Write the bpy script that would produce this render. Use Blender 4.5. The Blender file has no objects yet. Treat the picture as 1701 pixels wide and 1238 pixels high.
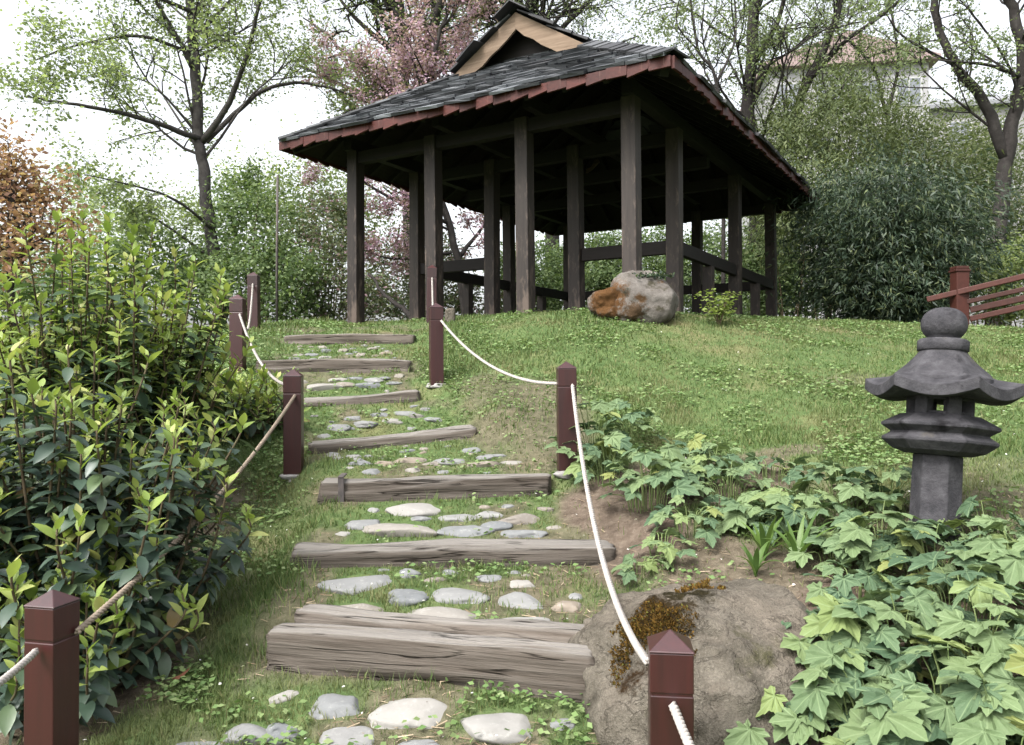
import bpy, math, random
import numpy as np
from mathutils import Vector, Matrix

R = math.radians
F = 1300.0                      # focal length in photo pixels, used to turn photo rays into metres
CZ = 1.6                        # camera height above the world origin
random.seed(7)
rng = np.random.default_rng(11)
scene = bpy.context.scene
COL = scene.collection

# ------------------------------------------------------------------ camera, sky, sun, exposure
cam_d = bpy.data.cameras.new('camera')
cam = bpy.data.objects.new('camera', cam_d)
COL.objects.link(cam)
cam.location = (0, 0, CZ)
cam.rotation_euler = (R(90), 0, 0)
cam_d.sensor_width = 36
cam_d.lens = 36 * F / 1701
cam_d.clip_start = 0.05
cam_d.clip_end = 900
scene.camera = cam

SUN_EL, SUN_AZ = 52, 222        # azimuth: clockwise from +Y; light comes from behind-left of the camera
world = bpy.data.worlds.new('World')
scene.world = world
world.use_nodes = True
wn = world.node_tree.nodes
wl = world.node_tree.links
wn.clear()
sky = wn.new('ShaderNodeTexSky')
sky.sky_type = 'NISHITA'
sky.sun_disc = False
sky.sun_elevation = R(SUN_EL)
sky.sun_rotation = R(SUN_AZ)
sky.air_density = 1.0
sky.dust_density = 6.0
sky.ozone_density = 1.0
hsv = wn.new('ShaderNodeHueSaturation')
hsv.inputs['Saturation'].default_value = 0.22     # overcast: the cloud layer takes the blue out
bg = wn.new('ShaderNodeBackground')
bg.inputs['Strength'].default_value = 0.15
wo = wn.new('ShaderNodeOutputWorld')
wl.new(sky.outputs['Color'], hsv.inputs['Color'])
wl.new(hsv.outputs['Color'], bg.inputs['Color'])
wl.new(bg.outputs['Background'], wo.inputs['Surface'])

sd = bpy.data.lights.new('sun', 'SUN')
sd.energy = 0.9
sd.angle = R(18)
sd.color = (1.0, 0.96, 0.9)
sun = bpy.data.objects.new('sun', sd)
COL.objects.link(sun)
az = R(SUN_AZ)
to_sun = Vector((math.sin(az) * math.cos(R(SUN_EL)), math.cos(az) * math.cos(R(SUN_EL)), math.sin(R(SUN_EL))))
sun.rotation_euler = to_sun.to_track_quat('Z', 'Y').to_euler()
sun.location = (-4, -4, 9)

vs = scene.view_settings
vs.view_transform = 'Standard'
vs.look = 'None'
vs.exposure = 1.75
vs.gamma = 1.0
scene.render.engine = 'CYCLES'
scene.cycles.use_denoising = True
scene.cycles.max_bounces = 6
scene.cycles.diffuse_bounces = 3
scene.cycles.transparent_max_bounces = 4


# ------------------------------------------------------------------ small tools
def P(px, py, d):
    return Vector(((px - 850.5) / F * d, d, CZ + (619 - py) / F * d))


def tag(o, label=None, cat=None, group=None, kind=None):
    if label: o['label'] = label
    if cat: o['category'] = cat
    if group: o['group'] = group
    if kind: o['kind'] = kind
    return o


def empty(name, loc=(0, 0, 0), rot=(0, 0, 0)):
    o = bpy.data.objects.new(name, None)
    o.empty_display_size = 0.1
    o.location = loc
    o.rotation_euler = rot
    COL.objects.link(o)
    return o


def link(name, me, parent=None, mat=None, matrix=None):
    o = bpy.data.objects.new(name, me)
    COL.objects.link(o)
    if mat is not None and not me.materials:
        me.materials.append(mat)
    if parent is not None:
        o.parent = parent
    if matrix is not None:
        o.matrix_local = matrix
    return o


def np_mesh(name, V, faces, smooth=False):
    """faces: list of int arrays (n,k)"""
    me = bpy.data.meshes.new(name)
    V = np.asarray(V, dtype=np.float32).reshape(-1, 3)
    me.vertices.add(len(V))
    me.vertices.foreach_set('co', V.ravel())
    faces = [np.asarray(f, dtype=np.int32) for f in faces if len(f)]
    loops = np.concatenate([f.ravel() for f in faces])
    tot = np.concatenate([np.full(len(f), f.shape[1], np.int32) for f in faces])
    start = np.concatenate([[0], np.cumsum(tot)[:-1]]).astype(np.int32)
    me.loops.add(len(loops))
    me.loops.foreach_set('vertex_index', loops)
    me.polygons.add(len(tot))
    me.polygons.foreach_set('loop_start', start)
    me.polygons.foreach_set('loop_total', tot)
    if smooth:
        me.polygons.foreach_set('use_smooth', np.ones(len(tot), bool))
    me.update(calc_edges=True)
    return me


class MB:
    """collects verts and faces of ONE part"""
    def __init__(s):
        s.v, s.f = [], []

    def add(s, v, f):
        b = len(s.v)
        s.v += [tuple(p) for p in v]
        s.f += [tuple(i + b for i in q) for q in f]

    def box(s, c, size, M=None):
        x, y, z = (k / 2 for k in size)
        vs_ = [Vector((sx * x, sy * y, sz * z)) for sz in (-1, 1) for sy in (-1, 1) for sx in (-1, 1)]
        if M is not None:
            vs_ = [M @ p for p in vs_]
        c = Vector(c)
        s.add([p + c for p in vs_], [(0, 2, 3, 1), (4, 5, 7, 6), (0, 1, 5, 4), (2, 6, 7, 3), (0, 4, 6, 2), (1, 3, 7, 5)])
        return s

    def bar(s, a, b, w, h, up=(0, 0, 1)):
        a, b = Vector(a), Vector(b)
        x = (b - a)
        L = x.length
        x.normalize()
        y = Vector(up).cross(x)
        if y.length < 1e-4: y = Vector((0, 1, 0)).cross(x)
        y.normalize()
        z = x.cross(y)
        M = Matrix((x, y, z)).transposed()
        return s.box((a + b) / 2, (L, w, h), M)

    def tube(s, pts, rad, n=6, cap=True):
        pts = np.asarray(pts, float)
        if np.isscalar(rad): rad = np.full(len(pts), rad)
        T = np.gradient(pts, axis=0)
        T /= np.linalg.norm(T, axis=1)[:, None] + 1e-9
        ref = np.array([0, 0, 1.0]) if abs(T[:, 2]).mean() < 0.85 else np.array([1.0, 0, 0])
        U = np.cross(T, ref)
        U /= np.linalg.norm(U, axis=1)[:, None] + 1e-9
        W = np.cross(T, U)
        a = np.linspace(0, 2 * np.pi, n, endpoint=False)
        ring = pts[:, None, :] + np.asarray(rad)[:, None, None] * (np.cos(a)[None, :, None] * U[:, None, :] + np.sin(a)[None, :, None] * W[:, None, :])
        m = len(pts)
        f = []
        for i in range(m - 1):
            for j in range(n):
                k = (j + 1) % n
                f.append((i * n + j, i * n + k, (i + 1) * n + k, (i + 1) * n + j))
        if cap:
            f.append(tuple(range(n - 1, -1, -1)))
            f.append(tuple((m - 1) * n + j for j in range(n)))
        s.add(ring.reshape(-1, 3).tolist(), f)
        return s

    def mesh(s, name, smooth=False):
        me = bpy.data.meshes.new(name)
        me.from_pydata(s.v, [], s.f)
        if smooth:
            me.polygons.foreach_set('use_smooth', np.ones(len(me.polygons), bool))
        me.update()
        return me

    def build(s, name, mat, parent=None, smooth=False, bevel=0, matrix=None):
        o = link(name, s.mesh(name, smooth), parent, mat, matrix)
        if bevel:
            m = o.modifiers.new('bevel', 'BEVEL')
            m.width = bevel
            m.segments = 2
            m.limit_method = 'ANGLE'
        return o


def vnoise(x, y, seed=0):
    x = np.asarray(x, float); y = np.asarray(y, float)
    xi = np.floor(x).astype(np.int64); yi = np.floor(y).astype(np.int64)
    fx = x - xi; fy = y - yi
    fx = fx * fx * (3 - 2 * fx); fy = fy * fy * (3 - 2 * fy)

    def h(i, j):
        n = (i * 374761393 + j * 668265263 + seed * 1442695041) & 0x7fffffff
        n = ((n ^ (n >> 13)) * 1274126177) & 0x7fffffff
        return ((n ^ (n >> 16)) & 0xffff) / 65535.0
    return (h(xi, yi) * (1 - fx) + h(xi + 1, yi) * fx) * (1 - fy) + (h(xi, yi + 1) * (1 - fx) + h(xi + 1, yi + 1) * fx) * fy


def fbm(x, y, seed=0, o=3):
    s = 0; a = .5; t = 0
    for i in range(o):
        s = s + a * vnoise(x * 2 ** i, y * 2 ** i, seed + i * 17); t += a; a *= .5
    return s / t


def sstep(a, b, x):
    t = np.clip((x - a) / (b - a), 0, 1)
    return t * t * (3 - 2 * t)


# ------------------------------------------------------------------ materials
def lin(*c):
    return tuple(((v / 255 + .055) / 1.055) ** 2.4 if v / 255 > .04045 else v / 255 / 12.92 for v in c)


class NM:
    def __init__(s, name):
        s.m = bpy.data.materials.new(name)
        s.m.use_nodes = True
        s.t = s.m.node_tree
        s.t.nodes.clear()
        s.out = s.n('ShaderNodeOutputMaterial')

    def n(s, typ, ins=None, **props):
        nd = s.t.nodes.new(typ)
        for k, v in props.items():
            setattr(nd, k, v)
        for k, v in (ins or {}).items():
            s.set(nd.inputs[k], v)
        return nd

    def set(s, sock, v):
        if isinstance(v, bpy.types.NodeSocket):
            s.t.links.new(v, sock)
        else:
            if isinstance(v, tuple) and len(v) == 3 and sock.type == 'RGBA': v = (*v, 1)
            sock.default_value = v

    def coord(s, kind='Object', scale=(1, 1, 1)):
        tc = s.n('ShaderNodeTexCoord')
        mp = s.n('ShaderNodeMapping', {'Vector': tc.outputs[kind], 'Scale': scale})
        return mp.outputs[0]

    def noise(s, vec, scale, detail=4, rough=.6, dist=0):
        return s.n('ShaderNodeTexNoise', {'Vector': vec, 'Scale': scale, 'Detail': detail, 'Roughness': rough, 'Distortion': dist}).outputs['Fac']

    def ramp(s, fac, stops):
        r = s.n('ShaderNodeValToRGB', {'Fac': fac})
        e = r.color_ramp.elements
        while len(e) < len(stops): e.new(0.5)
        for i, (p, c) in enumerate(stops):
            e[i].position = p
            e[i].color = (*c, 1) if len(c) == 3 else c
        return r.outputs['Color']

    def mix(s, fac, a, b, mode='MIX'):
        m = s.n('ShaderNodeMix', data_type='RGBA', blend_type=mode)
        s.set(m.inputs[0], fac); s.set(m.inputs[6], a); s.set(m.inputs[7], b)
        return m.outputs[2]

    def math(s, op, a, b=0.0, clamp=False):
        m = s.n('ShaderNodeMath', operation=op, use_clamp=clamp)
        s.set(m.inputs[0], a); s.set(m.inputs[1], b)
        return m.outputs[0]

    def bump(s, h, strength=.3, dist=.01, normal=None):
        b = s.n('ShaderNodeBump', {'Height': h, 'Strength': strength, 'Distance': dist})
        if normal is not None: s.set(b.inputs['Normal'], normal)
        return b.outputs[0]

    def surf(s, color, rough=.8, bump=None, spec=.3, extra=None):
        b = s.n('ShaderNodeBsdfPrincipled', {'Base Color': color, 'Roughness': rough, 'Specular IOR Level': spec})
        if bump is not None: s.set(b.inputs['Normal'], bump)
        for k, v in (extra or {}).items(): s.set(b.inputs[k], v)
        s.set(s.out.inputs['Surface'], b.outputs[0])
        return s.m

    def rand(s):
        oi = s.n('ShaderNodeObjectInfo')
        return oi.outputs['Random']

    def island(s):
        g = s.n('ShaderNodeNewGeometry')
        return g.outputs['Random Per Island']


def leaf_mat(name, stops, rough=.5, trans=.3, spec=.35, patch=None, veins=None):
    s = NM(name)
    r = s.math('FRACT', s.math('ADD', s.island(), s.rand()))
    c = s.ramp(r, stops)
    vec = s.coord('Object')
    nz = s.noise(vec, 3.0, 2)
    c = s.mix(s.math('MULTIPLY', nz, .5), c, s.mix(1.0, c, (.55, .6, .55), 'MULTIPLY'))
    if patch:
        geo = s.n('ShaderNodeNewGeometry')
        pn = s.noise(geo.outputs['Position'], patch[0], 3)
        k = s.ramp(pn, [(patch[1], (0, 0, 0)), (patch[2], (1, 1, 1))])
        c = s.mix(k, c, s.mix(r, patch[3], patch[4]))
    if veins == 'lobed':                 # pale ribs run from the stalk to each lobe tip
        sx = s.n('ShaderNodeSeparateXYZ', {0: s.coord('Object')})
        yy = s.math('SUBTRACT', sx.outputs['Y'], .05)
        an = s.math('DIVIDE', s.math('ARCTAN2', sx.outputs['X'], yy), 1.056)
        fr_ = s.math('ABSOLUTE', s.math('SUBTRACT', s.math('FRACT', s.math('ADD', an, .5)), .5))
        rr = s.math('SQRT', s.math('ADD', s.math('MULTIPLY', sx.outputs['X'], sx.outputs['X']), s.math('MULTIPLY', yy, yy)))
        side = s.math('ABSOLUTE', s.math('SUBTRACT', s.math('FRACT', s.math('SUBTRACT', s.math('MULTIPLY', rr, 7.0), s.math('MULTIPLY', fr_, 3.0))), .5))
        k1 = s.ramp(s.math('MULTIPLY', fr_, rr), [(.004, (1, 1, 1)), (.016, (0, 0, 0))])
        k2 = s.ramp(side, [(.0, (.22, .22, .22)), (.10, (0, 0, 0))])
        c = s.mix(s.mix(1.0, k1, k2, 'LIGHTEN'), c, s.mix(.4, c, (.24, .31, .17)))
        c = s.mix(s.ramp(s.noise(s.coord('Object'), 6, 4, .7), [(.35, (.5, .5, .5)), (.6, (0, 0, 0))]), c, s.mix(1.0, c, (.72, .8, .7), 'MULTIPLY'))
    p = s.n('ShaderNodeBsdfPrincipled', {'Base Color': c, 'Roughness': rough, 'Specular IOR Level': spec})
    t = s.n('ShaderNodeBsdfTranslucent', {'Color': s.mix(1.0, c, (1.15, 1.2, .7), 'MULTIPLY')})
    m = s.n('ShaderNodeMixShader', {'Fac': trans})
    s.set(m.inputs[1], p.outputs[0]); s.set(m.inputs[2], t.outputs[0])
    s.set(s.out.inputs['Surface'], m.outputs[0])
    return s.m


def wood_mat(name, dark, light, grain=(3, 60, 60), rough=.7, bump=.4, dist=.006, spec=.3, wear_and_light=None, coat=0, crack=0, top_light=None):
    """grain runs along the local X axis unless the scale tuple says otherwise"""
    s = NM(name)
    v = s.coord('Object', grain)
    off = s.n('ShaderNodeVectorMath', {0: v, 1: s.n('ShaderNodeCombineXYZ', {'X': s.math('MULTIPLY', s.rand(), 37.), 'Y': s.math('MULTIPLY', s.rand(), 91.), 'Z': s.rand()}).outputs[0]}, operation='ADD')
    v = off.outputs[0]
    g = s.noise(v, 1.0, 6, .65, .12)
    big = s.noise(s.coord('Object', tuple(k * .12 for k in grain)), 1.0, 3)
    c = s.ramp(g, [(.25, dark), (.55, tuple((a + b) / 2 for a, b in zip(dark, light))), (.8, light)])
    c = s.mix(s.math('MULTIPLY', big, .7), c, s.mix(1.0, c, (.5, .5, .5), 'MULTIPLY'))
    rv = s.math('ADD', s.math('MULTIPLY', s.rand(), .5), .75)
    c = s.mix(1.0, c, s.n('ShaderNodeCombineColor', {0: rv, 1: rv, 2: rv}).outputs[0], 'MULTIPLY')
    if wear_and_light:
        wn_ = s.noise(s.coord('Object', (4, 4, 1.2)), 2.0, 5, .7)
        if len(wear_and_light) > 2:       # paler towards the foot: part weathering, part daylight painted into the colour
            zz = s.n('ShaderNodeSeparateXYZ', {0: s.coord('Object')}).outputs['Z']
            wn_ = s.math('ADD', wn_, s.math('MULTIPLY', s.math('SUBTRACT', 1.5, zz), wear_and_light[2]))
        c = s.mix(s.ramp(wn_, [(wear_and_light[1], (0, 0, 0)), (wear_and_light[1] + .12, (1, 1, 1))]), c, wear_and_light[0])
    if top_light:                 # sky light painted onto upward faces as a paler colour
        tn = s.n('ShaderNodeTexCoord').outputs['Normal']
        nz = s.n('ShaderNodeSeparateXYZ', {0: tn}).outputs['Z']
        c = s.mix(s.ramp(nz, [(.45, (0, 0, 0)), (.9, (.75, .75, .75))]), c, s.mix(g, tuple(k * .6 for k in top_light), top_light))
    h = g
    if crack:
        cn = s.noise(s.n('ShaderNodeVectorMath', {0: v, 1: (.55, .42, .42)}, operation='MULTIPLY').outputs[0], 1.0, 3, .5)
        k = s.ramp(s.math('ABSOLUTE', s.math('SUBTRACT', cn, .5)), [(0.0, (0, 0, 0)), (crack, (1, 1, 1))])
        cm = s.noise(s.coord('Object', (3, 9, 9)), 1.0, 2)
        k = s.mix(s.ramp(cm, [(.45, (0, 0, 0)), (.6, (1, 1, 1))]), (1, 1, 1), k)
        c = s.mix(k, tuple(x * .25 for x in dark), c)
        h = s.math('MULTIPLY', g, k)
    return s.surf(c, rough, s.bump(h, bump, dist), spec, {'Coat Weight': coat, 'Coat Roughness': .25})


def stone_mat(name, cols, scale=8, rough=.85, bump=.5, dist=.01, rnd=None, moss=None, spec=.25, spots=(), grain=0.0):
    s = NM(name)
    geo = s.n('ShaderNodeNewGeometry')
    v = geo.outputs['Position']
    n1 = s.noise(v, scale, 6, .65)
    n2 = s.noise(v, scale * 7, 4, .7)
    c = s.ramp(n1, [(.3, cols[0]), (.5, cols[1]), (.72, cols[2])])
    c = s.mix(s.math('MULTIPLY', n2, .55), c, s.mix(1.0, c, (.45, .45, .45), 'MULTIPLY'))
    if rnd:
        c = s.mix(.65, c, s.ramp(s.rand(), rnd))
        c = s.mix(s.ramp(s.noise(v, 28, 4, .8), [(.56, (0, 0, 0)), (.7, (.5, .5, .5))]), c, (.3, .3, .28))
    if moss:
        nz = s.n('ShaderNodeSeparateXYZ', {0: geo.outputs['Normal']}).outputs['Z']
        for col, sc, lo, hi, up in moss:
            mk = s.ramp(s.noise(v, sc, 5, .6), [(lo, (0, 0, 0)), (hi, (1, 1, 1))])
            if up:
                mk = s.mix(1.0, mk, s.ramp(nz, [(up, (0, 0, 0)), (min(up + .25, 1), (1, 1, 1))]), 'MULTIPLY')
            c = s.mix(mk, c, s.mix(n2, col, tuple(k * .5 for k in col)))
    if grain:                                  # coarse sandstone grain and hairline cracks
        n3 = s.noise(v, 130, 3, .8)
        c = s.mix(s.ramp(n3, [(.36, (.5, .5, .5)), (.48, (0, 0, 0))]), c, s.mix(1.0, c, (.5, .5, .52), 'MULTIPLY'))
        c = s.mix(s.ramp(n3, [(.58, (0, 0, 0)), (.7, (.5, .5, .5))]), c, (.26, .235, .2))
        ck = s.math('ABSOLUTE', s.math('SUBTRACT', s.noise(v, 5, 6, .62, .6), .5))
        ck = s.ramp(ck, [(0, (0, 0, 0)), (.012, (1, 1, 1))])
        c = s.mix(s.math('ADD', s.math('MULTIPLY', ck, .5), .5), (.05, .042, .034), c)
        n2 = s.math('ADD', n2, s.math('ADD', s.math('MULTIPLY', n3, .8), s.math('MULTIPLY', ck, .35)))
    for pos, rad, col in spots:                # moss cushions: each has its own place on the stone
        dv = s.n('ShaderNodeVectorMath', {0: v, 1: pos}, operation='DISTANCE').outputs['Value']
        dv = s.math('ADD', s.math('DIVIDE', dv, rad), s.math('MULTIPLY', s.math('SUBTRACT', s.noise(v, 22, 7, .78), .5), 2.6))
        c = s.mix(s.ramp(dv, [(.55, (1, 1, 1)), (1.0, (0, 0, 0))]), c, s.mix(n2, col, tuple(k * .45 for k in col)))
    h = s.math('ADD', n1, s.math('MULTIPLY', n2, .4))
    return s.surf(c, rough, s.bump(h, bump, dist), spec)


M = {}
M['post'] = wood_mat('mahogany_stain', lin(40, 15, 15), lin(58, 21, 21), (30, 30, 2.5), .42, .15, .003, .45, coat=.15)
M['post_cap'] = wood_mat('mahogany_cap', lin(50, 21, 23), lin(68, 31, 32), (30, 30, 4), .36, .12, .003, .5, coat=.25)
M['log'] = wood_mat('weathered_timber', (.06, .048, .038), (.19, .168, .146), (1.6, 40, 40), .95, 1.0, .014, .1, crack=.022, top_light=(.225, .212, .195))
M['column'] = wood_mat('dark_stained_timber', (.016, .0125, .011), (.044, .034, .029), (22, 22, 1.6), .62, .4, .004, .3, wear_and_light=((.075, .057, .046), .55, .07))
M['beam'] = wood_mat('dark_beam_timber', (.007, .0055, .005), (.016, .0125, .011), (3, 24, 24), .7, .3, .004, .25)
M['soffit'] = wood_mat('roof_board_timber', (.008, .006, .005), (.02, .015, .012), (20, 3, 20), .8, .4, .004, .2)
M['fascia'] = wood_mat('red_fascia_paint', lin(54, 21, 17), lin(82, 36, 28), (6, 40, 40), .6, .4, .004, .3, wear_and_light=((.20, .13, .10), .62))
M['barge'] = wood_mat('bare_pine', lin(92, 76, 62), lin(142, 124, 106), (2, 26, 26), .75, .4, .005, .2)
M['red_rail'] = wood_mat('red_bridge_paint', lin(56, 28, 22), lin(76, 40, 33), (14, 14, 14), .6, .3, .003, .3)

s = NM('split_shingle')
rv = s.rand()
v = s.coord('Object', (14, 4, 14))
c = s.ramp(rv, [(0, (.016, .017, .02)), (.45, (.03, .033, .038)), (.75, (.065, .07, .078)), (1, (.15, .162, .175))])
g = s.noise(v, 1.5, 5, .7)
c = s.mix(s.math('MULTIPLY', g, .7), c, s.mix(1.0, c, (.4, .4, .42), 'MULTIPLY'))
M['shingle'] = s.surf(c, .55, s.bump(g, .5, .004), .4)
s = NM('split_shingle_far')
c = s.ramp(s.island(), [(0, (.014, .014, .016)), (.6, (.028, .029, .032)), (1, (.07, .073, .078))])
M['shingle_far'] = s.surf(c, .6, s.bump(s.noise(s.coord('Object', (8, 8, 8)), 2), .5, .004), .35)

s = NM('white_rope')
c = s.mix(s.noise(s.coord('Object'), 30, 4), lin(168, 164, 160), lin(124, 117, 110))
M['rope'] = s.surf(c, .85, s.bump(s.noise(s.coord('Object', (1, 1, 1)), 260, 2), .4, .002), .2)
s = NM('shaded_rope')
c = s.mix(s.noise(s.coord('Object'), 24, 4), lin(150, 138, 124), lin(98, 86, 75))  # shade of the bush painted in: rope darkened to brown
M['rope_shaded'] = s.surf(c, .9, s.bump(s.noise(s.coord('Object'), 260, 2), .4, .002), .15)

M['lantern'] = stone_mat('dark_basalt', [lin(50, 50, 53), lin(65, 64, 67), lin(82, 81, 84)], 13, .97, 1.0, .01, spec=.1, moss=[(lin(88, 84, 76), 4.5, .58, .72, .3), (lin(34, 33, 35), 7, .6, .72, 0)])
M['cobble'] = stone_mat('river_cobble', [(.13, .128, .12), (.18, .176, .168), (.24, .235, .22)], 7, .9, .6, .008, spec=.12,
                        rnd=[(0, (.20, .155, .11)), (.2, (.11, .122, .132)), (.4, (.20, .20, .195)), (.6, (.135, .145, .152)), (.8, (.26, .25, .23)), (1, (.165, .14, .11))])
M['boulder'] = stone_mat('earthy_boulder', [(.075, .066, .052), (.135, .12, .096), (.205, .183, .15)], 9, .97, 1.0, .03, spec=.1, grain=1.0,
                         moss=[((.20, .172, .138), 2.3, .46, .6, .5), ((.085, .08, .045), 5.5, .6, .7, .3)],
                         spots=[((.5, 2.76, .78), .16, (.05, .032, .012)), ((.64, 2.9, .84), .14, (.045, .036, .014)), ((.38, 2.62, .6), .08, (.06, .034, .014))])
M['lichen_rock'] = stone_mat('lichen_boulder', [(.085, .075, .065), (.135, .122, .11), (.19, .175, .16)], 7, .95, .9, .02, spec=.1,
                             moss=[((.055, .05, .035), 6, .55, .65, 0), ((.085, .05, .025), 5, .6, .68, 0)],
                             spots=[((.95, 7.95, 2.34), .26, (.10, .05, .02)), ((1.22, 7.85, 2.2), .12, (.075, .048, .028))])
M['orange_lichen'] = stone_mat('orange_lichen', [(.10, .045, .014), (.15, .068, .02), (.12, .09, .06)], 9, .95, .9, .015)
M['concrete'] = stone_mat('pale_concrete', [(.2, .19, .18), (.28, .27, .26), (.36, .35, .34)], 16, .95, .6, .01)
M['bark'] = stone_mat('grey_bark', [(.035, .031, .03), (.062, .056, .054), (.10, .093, .088)], 7, .95, .9, .02)
M['bark_dark'] = stone_mat('dark_bark', [(.02, .017, .016), (.034, .03, .028), (.058, .052, .048)], 6, .95, .9, .02)
M['twig'] = stone_mat('brown_twig', [(.05, .035, .02), (.08, .06, .035), (.10, .09, .045)], 12, .8, .3, .004)
M['iron'] = stone_mat('rusty_strap', [(.05, .045, .045), (.08, .07, .068), (.12, .095, .08)], 14, .7, .4, .003)

M['laurel_old'] = leaf_mat('laurel_leaf', [(0, (.026, .046, .036)), (.35, (.044, .073, .052)), (.75, (.068, .104, .062)), (.98, (.10, .145, .06)), (1, (.17, .10, .03))], .42, .14, .5)
M['laurel_mid'] = leaf_mat('laurel_young_leaf', [(0, (.03, .055, .036)), (.4, (.055, .095, .045)), (.8, (.10, .15, .055)), (.97, (.14, .19, .065)), (1, (.2, .13, .04))], .42, .22, .45)
M['laurel_new'] = leaf_mat('laurel_shoot', [(0, (.15, .22, .05)), (.5, (.23, .30, .075)), (.85, (.31, .365, .11)), (1, (.37, .365, .15))], .5, .35, .3)
M['perennial'] = leaf_mat(veins='lobed', name='lobed_leaf', stops=[(0, (.06, .104, .06)), (.3, (.098, .15, .08)), (.55, (.135, .187, .09)), (.8, (.155, .21, .10)), (.94, (.185, .235, .09)), (1, (.21, .225, .075))], rough=.65, trans=.22, spec=.2)
M['stem'] = leaf_mat('green_stem', [(0, (.12, .17, .06)), (1, (.16, .2, .08))], .6, .1, .2)
M['strap_leaf'] = leaf_mat('strap_leaf', [(0, (.065, .12, .03)), (1, (.12, .19, .045))], .45, .3, .3)
M['grass'] = leaf_mat('grass_blades', [(0, (.065, .11, .036)), (.45, (.108, .16, .052)), (.85, (.15, .192, .07)), (1, (.21, .195, .10))], .6, .3, .2,
                      patch=(1.1, .50, .73, (.22, .19, .10), (.14, .155, .07)))
M['clover'] = leaf_mat('clover_leaves', [(0, (.10, .175, .055)), (.5, (.15, .225, .08)), (1, (.21, .26, .12))], .6, .25, .25)
M['tree_leaf'] = leaf_mat('pale_tree_leaf', [(0, (.17, .22, .115)), (.5, (.23, .28, .15)), (1, (.30, .345, .19))], .6, .6, .2)  # veiling glare put into the colour: green lightened and desaturated
M['tree_leaf2'] = leaf_mat('spring_leaf', [(0, (.14, .18, .10)), (.5, (.19, .235, .13)), (1, (.25, .29, .16))], .6, .48, .2)  # lightened as well, haze put into the leaf colour
M['hedge_leaf'] = leaf_mat('hedge_leaf', [(0, (.075, .12, .05)), (.5, (.13, .185, .08)), (1, (.20, .255, .12))], .55, .45, .2)
M['hedge_leaf2'] = leaf_mat('mixed_hedge_leaf', [(0, (.085, .11, .065)), (.45, (.135, .165, .09)), (.8, (.19, .215, .12)), (.9, (.26, .17, .19)), (1, (.30, .20, .23))], .55, .45, .2)
M['blossom'] = leaf_mat('pink_blossom', [(0, (.32, .19, .27)), (.45, (.46, .31, .40)), (.82, (.58, .45, .53)), (.9, (.15, .13, .06)), (1, (.11, .11, .045))], .7, .4, .1)
M['maple'] = leaf_mat('copper_maple_leaf', [(0, (.22, .12, .09)), (.5, (.34, .20, .14)), (1, (.40, .29, .19))], .6, .5, .2)
M['bamboo_dark'] = leaf_mat('bamboo_leaf', [(0, (.02, .036, .023)), (.5, (.036, .058, .034)), (.85, (.06, .085, .045)), (1, (.12, .14, .06))], .5, .22, .3)
M['bamboo_light'] = leaf_mat('feathery_leaf', [(0, (.08, .105, .05)), (.5, (.12, .15, .07)), (1, (.17, .195, .09))], .6, .4, .2)
M['ivy'] = leaf_mat('ivy_leaf', [(0, (.09, .13, .05)), (.5, (.15, .19, .075)), (1, (.22, .255, .10))], .5, .45, .25)
M['seedling'] = leaf_mat('maple_seedling_leaf', [(0, (.17, .24, .06)), (1, (.28, .33, .11))], .6, .4, .2)
M['petal'] = leaf_mat('white_petal', [(0, (.7, .66, .66)), (1, (.82, .8, .8))], .7, .3, .1)
M['dry_leaf'] = leaf_mat('dry_leaf', [(0, (.12, .05, .03)), (1, (.15, .065, .04))], .7, .1, .2)

# ------------------------------------------------------------------ terrain
# timber steps: left and right end of the top front edge (photo px, py, depth), face height, thickness
STEPS = [
    ('front', (440, 1046, 3.12), (985, 1093, 2.83), .20, .115),
    ('back', (490, 1017, 3.28), (1012, 1060, 2.99), .19, .12),
    ('s2', (478, 913, 3.90), (1022, 908, 3.95), .13, .20),
    ('s3', (530, 797, 4.68), (915, 787, 4.78), .17, .17),
    ('s4', (515, 735, 5.55), (790, 709, 5.85), .12, .19),
    ('s5', (468, 662, 6.35), (696, 649, 6.50), .12, .20),
    ('s6', (425, 600, 7.10), (680, 598, 7.10), .14, .20),
    ('s7', (470, 557, 8.30), (688, 557, 8.30), .13, .20),
]
STEP_LINES = []
for nm, a, b, h, t in STEPS:
    if nm == 'back': continue
    pa, pb = P(*a), P(*b)
    STEP_LINES.append((pa, pb, h, .24 if nm == 'front' else t))

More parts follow.
